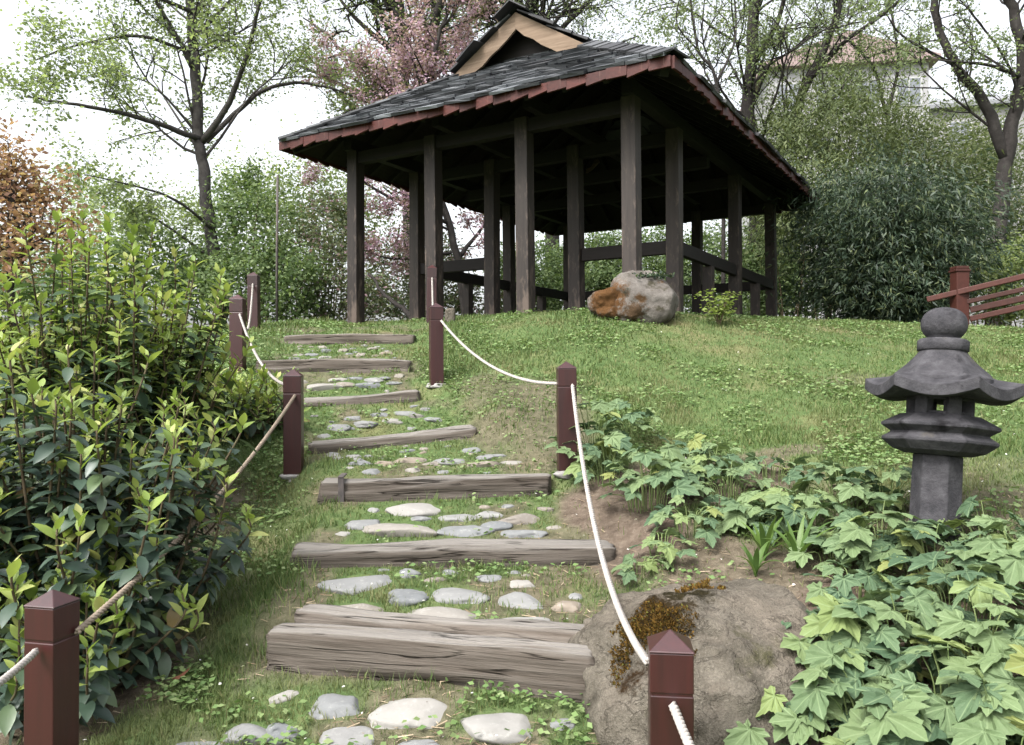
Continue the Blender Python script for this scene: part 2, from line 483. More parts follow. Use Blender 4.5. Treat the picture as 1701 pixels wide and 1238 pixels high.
PAV_Z = CZ + .636
CTRL = [  # x, y, z relative to the camera height
    (0, 0, -1.92), (-2.5, 0, -1.85), (2.5, 0, -1.65), (0, -4, -2.6), (-5, -4, -2.5), (5, -4, -2.4), (5, 0, -1.4), (-6, 0, -1.7),
    (-1.44, 2.45, -1.40), (.45, 2.2, -1.44), (-1.48, 5.3, -.75), (.36, 5.0, -.62), (-2.485, 7.1, .04), (-.66, 6.8, -.08),
    (-3.03, 9.2, .51), (-.97, 9.5, .63), (-.35, 2.4, -1.36), (-.3, 3.4, -1.03), (-.4, 4.4, -.82), (-.85, 5.6, -.46), (-1.6, 7.0, 0), (-1.8, 8.6, .42),
    (1.277, 8.35, .636), (0, 8.9, .645), (-2.07, 10.35, .636), (4.64, 13.8, .64), (1.3, 15.9, .64), (2, 11.5, .64), (0, 12, .64),
    (3.2, 9.4, .636), (4.5, 9.6, .60), (6.2, 9.4, .50), (8, 9.5, .40), (9, 12, .5), (6.5, 13, .6),
    (2.0, 3.7, -.77), (.95, 4.4, -.70), (1.9, 4.9, -.53), (1.95, 6.3, -.145), (3.4, 5.8, -.14), (.8, 6.9, .10), (2.2, 7.4, .28), (3.6, 7.6, .24), (5.5, 7, .05),
    (1.2, 2.4, -1.12), (2.0, 2.2, -1.05), (3.2, 3, -.85), (4.5, 4.5, -.5), (1.0, 3.2, -1.0), (6, 3, -.9),
    (-2.3, 3.4, -1.12), (-2.5, 4.6, -.82), (-2.6, 6, -.35), (-4, 4, -1.0), (-4.3, 7, -.2), (-5, 10, .45), (-8, 6, -.3),
    (-6, 15, .7), (0, 22, .8), (-12, 22, .6), (10, 22, .6), (18, 16, .4), (-18, 12, .3), (20, 5, -.6), (-20, 2, -1),
    (0, 45, .2), (35, 40, -.4), (-35, 40, -.2), (40, 5, -1.0), (-40, 0, -1.2), (0, -30, -3), (30, -30, -3), (-30, -30, -3), (0, 110, -1), (80, 90, -1), (-80, 90, -1)]
_C = np.array(CTRL, float)
_Cs = np.arcsinh(_C[:, :2] / 6.0)         # compress the far range


def _phi(r2):
    return .5 * r2 * np.log(r2 + 1e-9)


_n = len(_C)
_D = ((_Cs[:, None] - _Cs[None]) ** 2).sum(-1)
_A = np.zeros((_n + 3, _n + 3))
_A[:_n, :_n] = _phi(_D) + np.eye(_n) * 1e-3
_A[:_n, _n] = 1; _A[:_n, _n + 1:] = _Cs
_A[_n:, :_n] = _A[:_n, _n:].T
_w = np.linalg.solve(_A, np.concatenate([_C[:, 2], [0, 0, 0]]))

PATH_Y = np.array([0.5, 3.0, 3.91, 4.72, 5.68, 6.42, 7.1, 8.3, 9.6])
PATH_X = np.array([-.35, -.34, -.30, -.42, -.83, -1.24, -1.60, -1.74, -1.9])
PATH_H = np.array([.75, .66, .78, .68, .62, .58, .66, .66, .8])


def path_w(x, y):
    cx = np.interp(y, PATH_Y, PATH_X); hw = np.interp(y, PATH_Y, PATH_H)
    w = 1 - sstep(hw * .92, hw * .92 + .38, np.abs(x - cx))
    return w * (1 - sstep(9.0, 9.8, y)) * sstep(1.4, 2.0, y)


def gz(x, y):
    x = np.atleast_1d(np.asarray(x, float)); y = np.atleast_1d(np.asarray(y, float))
    sh = x.shape
    xs = np.arcsinh(x.ravel() / 6); ys = np.arcsinh(y.ravel() / 6)
    z = _w[_n] + _w[_n + 1] * xs + _w[_n + 2] * ys
    for i in range(_n):
        z = z + _w[i] * _phi((xs - _Cs[i, 0]) ** 2 + (ys - _Cs[i, 1]) ** 2)
    X = x.ravel(); Y = y.ravel()
    bump = (fbm(X * 2.2, Y * 2.2, 3) - .5) * .10 + (fbm(X * 9, Y * 9, 5, 2) - .5) * .025
    near = 1 - sstep(12, 25, np.hypot(X, Y))
    pav = sstep(8.5, 9.3, Y) * (np.abs(X) < 8)
    z = z + bump * near * (1 - .7 * pav)
    # treads between the timbers
    w = path_w(X, Y)
    zp = np.zeros_like(X)
    prev_y = np.full_like(X, 2.0); prev_z = np.full_like(X, -1.41)
    first = True
    lines = []
    for pa, pb, h, t in STEP_LINES:
        k = np.clip((X - pa.x) / (pb.x - pa.x), -.15, 1.15)
        lines.append((pa.y + k * (pb.y - pa.y), pa.z - CZ + k * (pb.z - pa.z), h, t))
    zp = np.full_like(X, -1.41) + np.clip(Y - 2.0, -2, 0) * .25
    # start zone
    ly, lz, h, t = lines[0]
    zz = -1.41 + ((lz - h + .04) + 1.41) * np.clip((Y - 2.0) / (ly - 2.0), 0, 1)
    zp = np.where(Y > 2.0, zz, zp)
    for i, (ly, lz, h, t) in enumerate(lines):
        if i + 1 < len(lines):
            ny, nz, nh, nt = lines[i + 1]
            zend = nz - nh + .035
        else:
            ny, zend = ly + 1.5, np.full_like(X, .63)
        zz = (lz - .025) + (zend - (lz - .025)) * np.clip((Y - ly - t) / (ny - ly - t), 0, 1)
        k = sstep(ly + t * (.75 if i == 0 else .35), ly + t * (1.0 if i == 0 else .75), Y)
        zp = zp * (1 - k) + zz * k
    zp = zp + (fbm(X * 6, Y * 6, 9, 2) - .5) * .03
    z = z * (1 - w) + zp * w
    return (z + CZ).reshape(sh)


def g1(x, y):
    return float(gz([x], [y])[0])


_ds = np.concatenate([np.arange(1.2, 12, .02), np.arange(12, 60, .2)])


def hit(px, py):
    """where the ray through a photo pixel meets the ground"""
    X = (px - 850.5) / F * _ds
    Z = CZ + (619 - py) / F * _ds
    below = np.nonzero(Z < gz(X, _ds))[0]
    i = below[0] if len(below) else len(_ds) - 1
    return Vector((X[i], _ds[i], float(gz([X[i]], [_ds[i]])[0])))


def soil(x, y):
    """0 grass .. 1 bare earth"""
    x = np.asarray(x, float); y = np.asarray(y, float)
    w = path_w(x, y)
    n = fbm(x * 3.1, y * 3.1, 21, 3)
    cx = np.interp(y, PATH_Y, PATH_X); hw = np.interp(y, PATH_Y, PATH_H)
    s_ = w * sstep(.5, .68, n) * .7
    # worn earth on the right of the path and around the perennials
    for (ax, ay, rx, ry, k) in [(.62, 4.15, .42, .75, 1.0), (.95, 3.45, .5, .6, .9), (.2, 5.9, .5, .9, .72), (-.2, 6.5, .3, .5, .6), (1.5, 2.7, 1.1, .8, 1.0), (2.2, 3.6, 1.2, .8, .75), (1.1, 4.6, .7, .45, .9),
                               (1.75, 5.0, .35, .16, .7), (-2.0, 3.2, .75, .9, .95), (-2.3, 4.5, 1.0, 1.0, .9), (3.0, 6.4, .5, .2, .45), (2.6, 4.5, .5, .25, .4), (.2, 5.35, .3, .4, .7)]:
        r = np.sqrt(((x - ax) / rx) ** 2 + ((y - ay) / ry) ** 2) + (n - .5) * .9
        s_ = np.maximum(s_, k * (1 - sstep(.65, 1.1, r)))
    # inside the pavilion: trodden earth
    lx = (x - 1.5) * .851 + (y - 7.36) * -.525; ly = (x - 1.5) * .525 + (y - 7.36) * .851
    ins = (lx < -.8) & (lx > -4.5) & (ly > .9) & (ly < 6.8)
    s_ = np.maximum(s_, ins * .9)
    return np.clip(s_, 0, 1)


# variable grid, one sheet to the horizon
def axis(lo, hi, fine, far_lo, far_hi):
    a = np.arange(lo, hi, fine)
    out = [a]
    st = fine; x = hi; up = []
    while x < far_hi:
        up.append(x); st *= 1.18; x += st
    up.append(far_hi)
    st = fine; x = lo; dn = []
    while x > far_lo:
        st *= 1.18; x -= st; dn.append(x)
    return np.concatenate([dn[::-1], a, up])


gx = axis(-4.2, 5.2, .045, -260, 260)
gy = axis(1.6, 9.6, .045, -120, 420)
GX, GY = np.meshgrid(gx, gy)
GZ = gz(GX, GY)
nx, ny = len(gx), len(gy)
idx = np.arange(nx * ny).reshape(ny, nx)
quads = np.stack([idx[:-1, :-1], idx[:-1, 1:], idx[1:, 1:], idx[1:, :-1]], -1).reshape(-1, 4)
me = np_mesh('ground', np.stack([GX, GY, GZ], -1).reshape(-1, 3), [quads], True)
at = me.attributes.new('soil', 'FLOAT', 'POINT')
at.data.foreach_set('value', soil(GX, GY).ravel().astype(np.float32))
s = NM('ground_earth_and_turf')
geo = s.n('ShaderNodeNewGeometry')
v = geo.outputs['Position']
a = s.n('ShaderNodeAttribute', attribute_name='soil').outputs['Fac']
n1 = s.noise(v, 14, 6, .7); n2 = s.noise(v, 1.3, 4); n3 = s.noise(v, 90, 3, .7)
earth = s.ramp(n1, [(.3, (.055, .041, .031)), (.5, (.098, .076, .058)), (.7, (.155, .126, .098))])
earth = s.mix(s.ramp(n3, [(.62, (0, 0, 0)), (.7, (.6, .6, .6))]), earth, (.2, .175, .145))
turf = s.ramp(n1, [(.3, (.045, .075, .026)), (.55, (.075, .11, .04)), (.8, (.13, .13, .06))])
turf = s.mix(s.ramp(n2, [(.54, (0, 0, 0)), (.74, (.8, .8, .8))]), turf, (.15, .13, .068))
c = s.mix(a, turf, earth)
M['ground'] = s.surf(c, .95, s.bump(s.math('ADD', n1, s.math('MULTIPLY', n3, .5)), .8, .02), .1)
ground = link('ground', me, None, M['ground'])
tag(ground, 'sloping lawn and trodden earth of the garden mound', None, None, 'structure')

# ------------------------------------------------------------------ pavilion
U = Vector((.851, -.525, 0)).normalized()
ang = math.atan2(U.y, U.x)
pav = empty('pavilion', (1.5, 7.36, PAV_Z), (0, 0, ang))
tag(pav, 'open dark timber pavilion with hip and gable shingle roof on the mound', 'pavilion')
W_, L_ = 5.28, 7.4
ZE, PT = 2.364, .632          # eave height over the floor, roof pitch
O_ = .678
GW = 1.77                    # where the gable wall stands behind the eave
GB = 1.55                    # front of the barge boards
RX = -W_ / 2
RZ = ZE + PT * W_ / 2
colx = [-O_ - 1.3095 * k for k in range(4)]
coly = [O_, O_ + 1.29, O_ + 3.87, O_ + 6.1]


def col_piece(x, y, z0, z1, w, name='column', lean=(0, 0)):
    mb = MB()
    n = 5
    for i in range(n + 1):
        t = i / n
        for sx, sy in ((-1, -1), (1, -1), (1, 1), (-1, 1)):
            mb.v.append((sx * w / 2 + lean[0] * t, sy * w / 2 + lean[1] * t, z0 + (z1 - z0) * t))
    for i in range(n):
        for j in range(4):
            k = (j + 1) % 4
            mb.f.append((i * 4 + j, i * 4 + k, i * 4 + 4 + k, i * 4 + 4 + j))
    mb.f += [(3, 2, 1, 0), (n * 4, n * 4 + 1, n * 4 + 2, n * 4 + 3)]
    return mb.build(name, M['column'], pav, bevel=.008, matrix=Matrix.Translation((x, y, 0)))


def roof_z(x, y):
    return ZE + PT * min(-x, x + W_, y, L_ - y)


PLATE = 2.26
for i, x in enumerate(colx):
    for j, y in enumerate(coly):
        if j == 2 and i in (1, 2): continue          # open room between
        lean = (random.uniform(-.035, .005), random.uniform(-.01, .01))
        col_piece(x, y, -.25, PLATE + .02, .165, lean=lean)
# beams on the column heads
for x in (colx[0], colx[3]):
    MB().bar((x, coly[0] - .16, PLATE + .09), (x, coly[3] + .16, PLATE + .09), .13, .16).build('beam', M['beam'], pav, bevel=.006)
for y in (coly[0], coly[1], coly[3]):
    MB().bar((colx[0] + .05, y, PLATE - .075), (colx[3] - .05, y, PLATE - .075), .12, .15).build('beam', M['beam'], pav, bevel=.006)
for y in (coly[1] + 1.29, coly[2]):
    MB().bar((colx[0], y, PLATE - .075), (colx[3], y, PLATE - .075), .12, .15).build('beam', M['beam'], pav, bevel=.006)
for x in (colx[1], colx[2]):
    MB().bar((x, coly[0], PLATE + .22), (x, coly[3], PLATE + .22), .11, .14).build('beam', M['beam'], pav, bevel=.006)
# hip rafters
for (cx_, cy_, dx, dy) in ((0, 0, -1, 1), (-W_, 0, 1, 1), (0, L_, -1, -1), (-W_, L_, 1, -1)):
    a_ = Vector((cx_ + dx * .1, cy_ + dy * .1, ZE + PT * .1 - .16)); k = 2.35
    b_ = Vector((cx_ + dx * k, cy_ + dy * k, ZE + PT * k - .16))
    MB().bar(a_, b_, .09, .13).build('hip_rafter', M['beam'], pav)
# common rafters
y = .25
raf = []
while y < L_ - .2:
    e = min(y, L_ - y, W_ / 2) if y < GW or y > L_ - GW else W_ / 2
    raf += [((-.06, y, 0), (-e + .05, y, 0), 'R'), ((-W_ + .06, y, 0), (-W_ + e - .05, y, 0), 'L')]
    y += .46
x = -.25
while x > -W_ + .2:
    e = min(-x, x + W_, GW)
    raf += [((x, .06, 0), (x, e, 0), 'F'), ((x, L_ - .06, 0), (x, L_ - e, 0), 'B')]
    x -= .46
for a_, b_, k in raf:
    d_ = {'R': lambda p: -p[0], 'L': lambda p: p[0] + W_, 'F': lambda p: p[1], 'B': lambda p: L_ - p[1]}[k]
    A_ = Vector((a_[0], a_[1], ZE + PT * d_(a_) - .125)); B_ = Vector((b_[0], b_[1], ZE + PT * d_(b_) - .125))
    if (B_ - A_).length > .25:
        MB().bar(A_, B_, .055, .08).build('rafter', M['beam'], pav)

# roof boarding: four slopes with thickness, one part
roof = MB()


def slab(pts, th=.035):
    n = len(pts)
    vs_ = [Vector(p) for p in pts] + [Vector(p) - Vector((0, 0, th * 1.2)) for p in pts]
    f = [tuple(range(n)), tuple(range(2 * n - 1, n - 1, -1))]
    for i in range(n):
        k = (i + 1) % n
        f.append((i, n + i, n + k, k))
    roof.add(vs_, f)


dz = -.045


def rp(x, y, d_):
    return (x, y, ZE + PT * d_ + dz)


slab([rp(0, 0, 0), rp(-GW, GW, GW), rp(-W_ + GW, GW, GW), rp(-W_, 0, 0)][::-1])
slab([rp(0, L_, 0), rp(-GW, L_ - GW, GW), rp(-W_ + GW, L_ - GW, GW), rp(-W_, L_, 0)])
for sgn in (0, 1):
    def q(d_, y):
        return rp(-d_ if sgn == 0 else -W_ + d_, y, d_)
    pts = [q(0, 0), q(0, L_), q(GB, L_ - GB), q(W_ / 2, L_ - GB), q(W_ / 2, GB), q(GB, GB)]
    slab(pts if sgn == 0 else pts[::-1])
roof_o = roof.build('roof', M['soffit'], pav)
tag(roof_o, 'hip and gable roof of dark split shingles')

# shingles
sh_mesh = []
for k in range(10):
    rr = random.Random(k)
    w = .5
    j = [rr.uniform(-.03, .03) for _ in range(6)]
    top, bot = .5, -.5
    t0, t1 = .35, 1.0                       # thin head, thick butt
    vs_ = [(-w, bot + j[0], 0), (w, bot + j[1], 0), (w, top, 0), (-w, top, 0),
           (-w, bot + j[0] + j[2] * .3, t1), (0, bot + (j[0] + j[1]) / 2 + j[3] * .8, t1 * (1 + j[4] * 4)), (w, bot + j[1], t1 * (1 + j[5] * 5)), (w, top, t0), (-w, top, t0)]
    fs = [(0, 3, 2, 1), (0, 1, 6, 5, 4), (1, 2, 7, 6), (3, 0, 4, 8), (2, 3, 8, 7), (4, 5, 6, 7), (4, 7, 8)]
    m_ = MB(); m_.add(vs_, fs)
    me_ = m_.mesh('shingle'); me_.materials.append(M['shingle'])
    sh_mesh.append((vs_, fs, me_))


def slope_basis(kind):
    n_ = math.sqrt(1 + PT * PT)
    if kind == 'F': X, Yv = Vector((1, 0, 0)), Vector((0, 1, PT)) / n_
    if kind == 'B': X, Yv = Vector((-1, 0, 0)), Vector((0, -1, PT)) / n_
    if kind == 'R': X, Yv = Vector((0, 1, 0)), Vector((-1, 0, PT)) / n_
    if kind == 'L': X, Yv = Vector((0, -1, 0)), Vector((1, 0, PT)) / n_
    return X, Yv, X.cross(Yv)


far = MB()
n_sh = 0


def lay(kind, d_, s0, s1, own):
    """one course: d_ = horizontal distance from the eave, s0..s1 range along the eave"""
    global n_sh
    X, Yv, Z_ = slope_basis(kind)
    s_ = s0 + random.uniform(-.1, 0)
    while s_ < s1 - .03:
        w = random.uniform(.20, .46)
        if s_ + w > s1 + .06: w = s1 + .06 - s_
        if w < .07: break
        c_ = s_ + w / 2
        ln = .40
        dd = d_ + random.uniform(-.035, .035)
        if kind == 'F': base = Vector((c_, dd, 0))
        if kind == 'B': base = Vector((c_, L_ - dd, 0))
        if kind == 'R': base = Vector((-dd, c_, 0))
        if kind == 'L': base = Vector((-W_ + dd, c_, 0))
        base.z = ZE + PT * dd - .03
        # butt rides on the course below
        tilt = .07 + random.uniform(-.02, .05)
        yaw = random.gauss(-.03, .075)
        M3 = Matrix((X, Yv, Z_)).transposed().to_4x4()
        Mx = Matrix.Translation(base + Z_ * (.022 + random.uniform(0, .012))) @ M3 @ Matrix.Rotation(yaw, 4, 'Z') @ Matrix.Rotation(-tilt, 4, 'X') @ Matrix.Translation((0, ln / 2, 0)) @ Matrix.Diagonal((w - .012, ln, .034, 1))
        vs_, fs, me_ = random.choice(sh_mesh)
        if own and n_sh < 300:
            link('shingle', me_, roof_o, None, Mx)
            n_sh += 1
        else:
            far.add([Mx @ Vector(p) for p in vs_], fs)
        s_ += w + random.uniform(-.004, .008)


EXPO = .165
d_ = -.05
while d_ < GW + .05:
    e = max(d_, 0)
    lay('F', d_, -W_ + e + .12, -e - .10, True)
    lay('B', d_, -W_ + e + .12, -e - .10, False)
    d_ += EXPO
d_ = -.05
while d_ < W_ / 2 - .27:
    e = max(d_, 0) if d_ < GB else GB - .06
    k = .27 if d_ < GB else 0
    lay('R', d_, e + k, L_ - e - k, False)
    lay('L', d_, e + k, L_ - e - k, False)
    d_ += EXPO * 1.15
fo = far.build('shingle_courses', M['shingle_far'], roof_o)
fo['kind'] = 'stuff'
# hip and ridge caps
cap = MB()
for (cx_, cy_, dx, dy) in ((0, 0, -1, 1), (-W_, 0, 1, 1), (0, L_, -1, -1), (-W_, L_, 1, -1)):
    k = -.03
    n3 = math.sqrt(2 + PT * PT)
    hd = Vector((dx, dy, PT)) / n3
    while k < GB - .05:
        for side in (0, 1):
            nrm = (Vector((0, -dy * PT, 1)) if side else Vector((-dx * PT, 0, 1))).normalized()
            acr = hd.cross(nrm).normalized()
            if acr.dot(Vector((-dx, dy, 0)) if not side else Vector((dx, -dy, 0))) < 0: acr = -acr
            c_ = Vector((cx_ + dx * (k + .15), cy_ + dy * (k + .15), ZE + PT * (k + .15) + .012)) + acr * .085 + nrm * random.uniform(.018, .03)
            Mh = Matrix((hd, nrm.cross(hd), nrm)).transposed() @ Matrix.Rotation(random.uniform(.02, .06), 3, 'Y') @ Matrix.Rotation(random.gauss(0, .05), 3, 'Z')
            cap.box(c_, (.42, .19, .018), Mh)
        k += .125
y = GB - .08
while y < L_ - GB:
    for sg in (-1, 1):
        cap.box((RX + sg * .115, y, RZ - .035 + random.uniform(0, .010)), (.30, .24, .016), Matrix.Rotation(sg * .57, 3, 'Y'))
    y += .15
cap.build('hip_and_ridge_caps', M['shingle_far'], roof_o)['kind'] = 'stuff'

# gable: dark boards and two bare barge boards at each end
for end in (0, 1):
    yw = GW - .02 if end == 0 else L_ - GW + .02
    zb = ZE + PT * GW - .1
    mb = MB()
    hw = W_ / 2 - GW + .12
    mb.add([(RX - hw, yw, zb), (RX + hw, yw, zb), (RX, yw, RZ - .06), (RX - hw, yw + .03, zb), (RX + hw, yw + .03, zb), (RX, yw + .03, RZ - .06)],
           [(0, 1, 2), (5, 4, 3), (0, 3, 4, 1), (1, 4, 5, 2), (2, 5, 3, 0)])
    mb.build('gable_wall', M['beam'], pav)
    yb = GB - .03 if end == 0 else L_ - GB + .03
    for sg in (-1, 1):
        n_ = 9
        mb = MB()
        t_top = -.052
        L0, L1 = .0, W_ / 2 - GB + .06
        for i in range(n_ + 1):
            x_ = L0 + (L1 - L0) * i / n_
            zt = RZ - PT * x_ + t_top
            zb_ = zt - .245 - random.uniform(-.014, .02) + (.03 if i == 0 else 0)
            for yy in (yb - .016, yb + .016):
                mb.v += [(sg * x_, yy - yb, zt - RZ), (sg * x_, yy - yb, zb_ - RZ)]
        for i in range(n_):
            b = i * 4
            mb.f += [(b, b + 4, b + 5, b + 1), (b + 2, b + 3, b + 7, b + 6), (b, b + 2, b + 6, b + 4), (b + 1, b + 5, b + 7, b + 3)]
        mb.f += [(0, 1, 3, 2), (n_ * 4, n_ * 4 + 2, n_ * 4 + 3, n_ * 4 + 1)]
        if sg < 0: mb.f = [f[::-1] for f in mb.f]
        o = mb.build('barge_board', M['barge'], pav, matrix=Matrix.Translation((RX, yb, RZ)))

# red fascia: short overlapping boards along every eave, stepped lower edge
fm = []
for k in range(6):
    rr = random.Random(50 + k)
    mb = MB()
    h0, h1 = .116 + rr.uniform(-.012, .012), .092 + rr.uniform(-.012, .012)
    t = .016
    mb.add([(-.5, -t, 0), (.5, -t, 0), (.5, -t, -h1), (-.5, -t, -h0), (-.5, t, 0), (.5, t, 0), (.5, t, -h1), (-.5, t, -h0)],
           [(0, 3, 2, 1), (4, 5, 6, 7), (0, 1, 5, 4), (1, 2, 6, 5), (2, 3, 7, 6), (3, 0, 4, 7)])
    me_ = mb.mesh('fascia_board'); me_.materials.append(M['fascia']); fm.append(me_)
for (p0, p1) in (((-W_, 0), (0, 0)), ((0, 0), (0, L_)), ((0, L_), (-W_, L_)), ((-W_, L_), (-W_, 0))):
    a_, b_ = Vector((*p0, 0)), Vector((*p1, 0))
    L = (b_ - a_).length
    n_ = int(L / .215)
    dirv = (b_ - a_).normalized()
    out = Vector((dirv.y, -dirv.x, 0))
    Mr = Matrix((dirv, -out, Vector((0, 0, 1)))).transposed().to_4x4()
    for i in range(n_):
        pos = a_ + dirv * (L * (i + .5) / n_) + out * random.uniform(.012, .02) + Vector((0, 0, ZE - .022 + random.uniform(-.006, .006)))
        link('fascia_board', random.choice(fm), pav, None, Matrix.Translation(pos) @ Mr @ Matrix.Rotation(random.gauss(0, .01), 4, 'Y') @ Matrix.Diagonal((L / n_ - .001, 1, 1, 1)))

# rails and short rail posts
RT = .95
segs = [((colx[3], coly[1]), (colx[2], coly[1])), ((colx[1], coly[1]), (colx[0], coly[1])),
        ((colx[0], coly[1]), (colx[0], coly[2])), ((colx[0], coly[2]), (colx[0], coly[3])),
        ((colx[3], coly[1]), (colx[3], coly[2])), ((colx[3], coly[2]), (colx[3], coly[3])),
        ((colx[0], coly[3]), (colx[1], coly[3])), ((colx[1], coly[3]), (colx[2], coly[3])), ((colx[2], coly[3]), (colx[3], coly[3]))]
for (a_, b_) in segs:
    A_, B_ = Vector((*a_, RT - .08)), Vector((*b_, RT - .08))
    dv = (B_ - A_).normalized() * .08
    MB().bar(A_ + dv, B_ - dv, .085, .16).build('rail', M['beam'], pav, bevel=.006)
    if (B_ - A_).length > 2:
        m_ = (A_ + B_) / 2
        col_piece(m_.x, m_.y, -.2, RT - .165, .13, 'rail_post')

# ------------------------------------------------------------------ timber steps
def beam_mesh(L, h, t, seed, notch=0):
    nX, prof = 70, []
    rr = np.random.default_rng(seed)
    rc = .022
    # rounded rectangular section, local: x along, y back, z up; top front edge at (0,0)
    def edge(p, q, n): return [(p[0] + (q[0] - p[0]) * i / n, p[1] + (q[1] - p[1]) * i / n) for i in range(n)]
    H = h + .12
    prof += edge((0, -H), (0, -rc), 12) + [(rc * .12, -rc * .45), (rc * .45, -rc * .12)]
    prof += edge((rc, 0), (t - rc, 0), 9) + [(t - rc * .4, -rc * .12), (t - rc * .1, -rc * .45)]
    prof += edge((t, -rc), (t, -H), 4) + edge((t, -H), (0, -H), 3)
    pr = np.array(prof)
    n = len(pr)
    xs = np.linspace(-L / 2, L / 2, nX)
    V = np.zeros((nX, n, 3))
    V[:, :, 0] = xs[:, None]
    V[:, :, 1] = pr[:, 0]; V[:, :, 2] = pr[:, 1]
    cen = np.array([t / 2, -H / 2])
    nrm = pr - cen
    nrm /= np.linalg.norm(nrm, axis=1)[:, None]
    arc = np.arange(n)
    XX, AA = np.meshgrid(xs, arc, indexing='ij')
    d1 = (fbm(XX * 2.2 + seed * 9, AA * .22, seed, 3) - .5) * .026
    d2 = (fbm(XX * 3 + seed * 5, AA * .9, seed + 4, 2) - .5) * .016
    # long drying splits
    cr = np.zeros_like(XX)
    for k in range(14):
        a0 = rr.uniform(1, n - 10); x0 = rr.uniform(-L / 2, L / 2); ll = rr.uniform(.2, .6); sl = rr.uniform(-1.5, 1.5)
        cr += np.exp(-((AA - a0 - sl * (XX - x0)) / .55) ** 2) * np.clip(1 - np.abs((XX - x0) / ll), 0, 1) ** .5 * rr.uniform(.014, .034)
    end = np.clip(1 - (L / 2 - np.abs(XX)) / .03, 0, 1) ** 2 * .008
    D = d1 + d2 - cr - end
    V[:, :, 1] += nrm[None, :, 0] * D; V[:, :, 2] += nrm[None, :, 1] * D
    sag = (fbm(xs * 1.1 + seed * 3, xs * 0 + seed, seed + 8, 2) - .5) * .05
    V[:, :, 2] += sag[:, None]
    V[0, :, 0] += (fbm(pr[:, 0] * 30, pr[:, 1] * 30, seed, 2) - .5) * .05
    V[-1, :, 0] += (fbm(pr[:, 0] * 30, pr[:, 1] * 30, seed + 3, 2) - .5) * .05
    i = np.arange(nX - 1)[:, None]; j = np.arange(n)[None]
    k = (j + 1) % n
    q = np.stack([i * n + j, (i + 1) * n + j, (i + 1) * n + k, i * n + k], -1).reshape(-1, 4)
    me = np_mesh('timber_step', V.reshape(-1, 3), [q], True)
    import bmesh
    bm = bmesh.new(); bm.from_mesh(me); bm.verts.ensure_lookup_table()
    bm.faces.new([bm.verts[x] for x in range(n)]); bm.faces.new([bm.verts[(nX - 1) * n + x] for x in range(n - 1, -1, -1)])
    bmesh.ops.recalc_face_normals(bm, faces=bm.faces)
    bm.to_mesh(me); bm.free()
    return me


STEP_LABEL = {
    'front': 'cracked grey timber of the lowest step, the nearer of its two beams',
    'back': 'narrow grey timber behind the nearest beam of the lowest step',
    's2': 'long rounded grey timber step, second riser up the path',
    's3': 'deeply grained timber step with an iron strap near its left end',
    's4': 'slanting half sunken timber step, fourth riser from the bottom',
    's5': 'thin timber step beside the second left post, fifth riser from the bottom',
    's6': 'timber step next to the highest, sixth riser from the bottom',
    's7': 'topmost timber step in front of the pavilion column'}
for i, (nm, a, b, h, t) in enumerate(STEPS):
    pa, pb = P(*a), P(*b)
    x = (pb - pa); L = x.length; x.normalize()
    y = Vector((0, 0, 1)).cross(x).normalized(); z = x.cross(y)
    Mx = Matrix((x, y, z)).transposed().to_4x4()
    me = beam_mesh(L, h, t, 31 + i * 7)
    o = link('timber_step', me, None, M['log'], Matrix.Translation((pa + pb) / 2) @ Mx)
    tag(o, STEP_LABEL[nm], 'step', 'timber steps of the path')
    if nm == 's3':
        mb = MB()
        xl = -L / 2 + .13
        mb.box((xl, -.012, -h / 2 - .0), (.035, .008, h + .03)).box((xl, t / 2 - .02, .014), (.035, t, .008))
        mb.build('iron_strap', M['iron'], o, bevel=.002)

# ------------------------------------------------------------------ path stones (children of the ground)
def pebble_mesh(seed, flat=.45, rough=.12, sub=3):
    import bmesh
    from mathutils import noise
    bm = bmesh.new()
    bmesh.ops.create_icosphere(bm, subdivisions=sub, radius=1)
    rr = random.Random(seed)
    off = Vector((rr.uniform(0, 50), rr.uniform(0, 50), rr.uniform(0, 50)))
    sq = rr.uniform(.55, .8)
    for v_ in bm.verts:
        p = v_.co.copy()
        p.x = math.copysign(abs(p.x) ** sq, p.x); p.y = math.copysign(abs(p.y) ** sq, p.y)
        p *= 1 + rough * 2.2 * (noise.noise(p * .9 + off)) + rough * .7 * noise.noise(p * 2.3 + off)
        p.z = math.copysign(abs(p.z) ** .8, p.z) * flat
        v_.co = p
    me = bpy.data.meshes.new('path_stone')
    bm.to_mesh(me); bm.free()
    me.polygons.foreach_set('use_smooth', np.ones(len(me.polygons), bool))
    return me


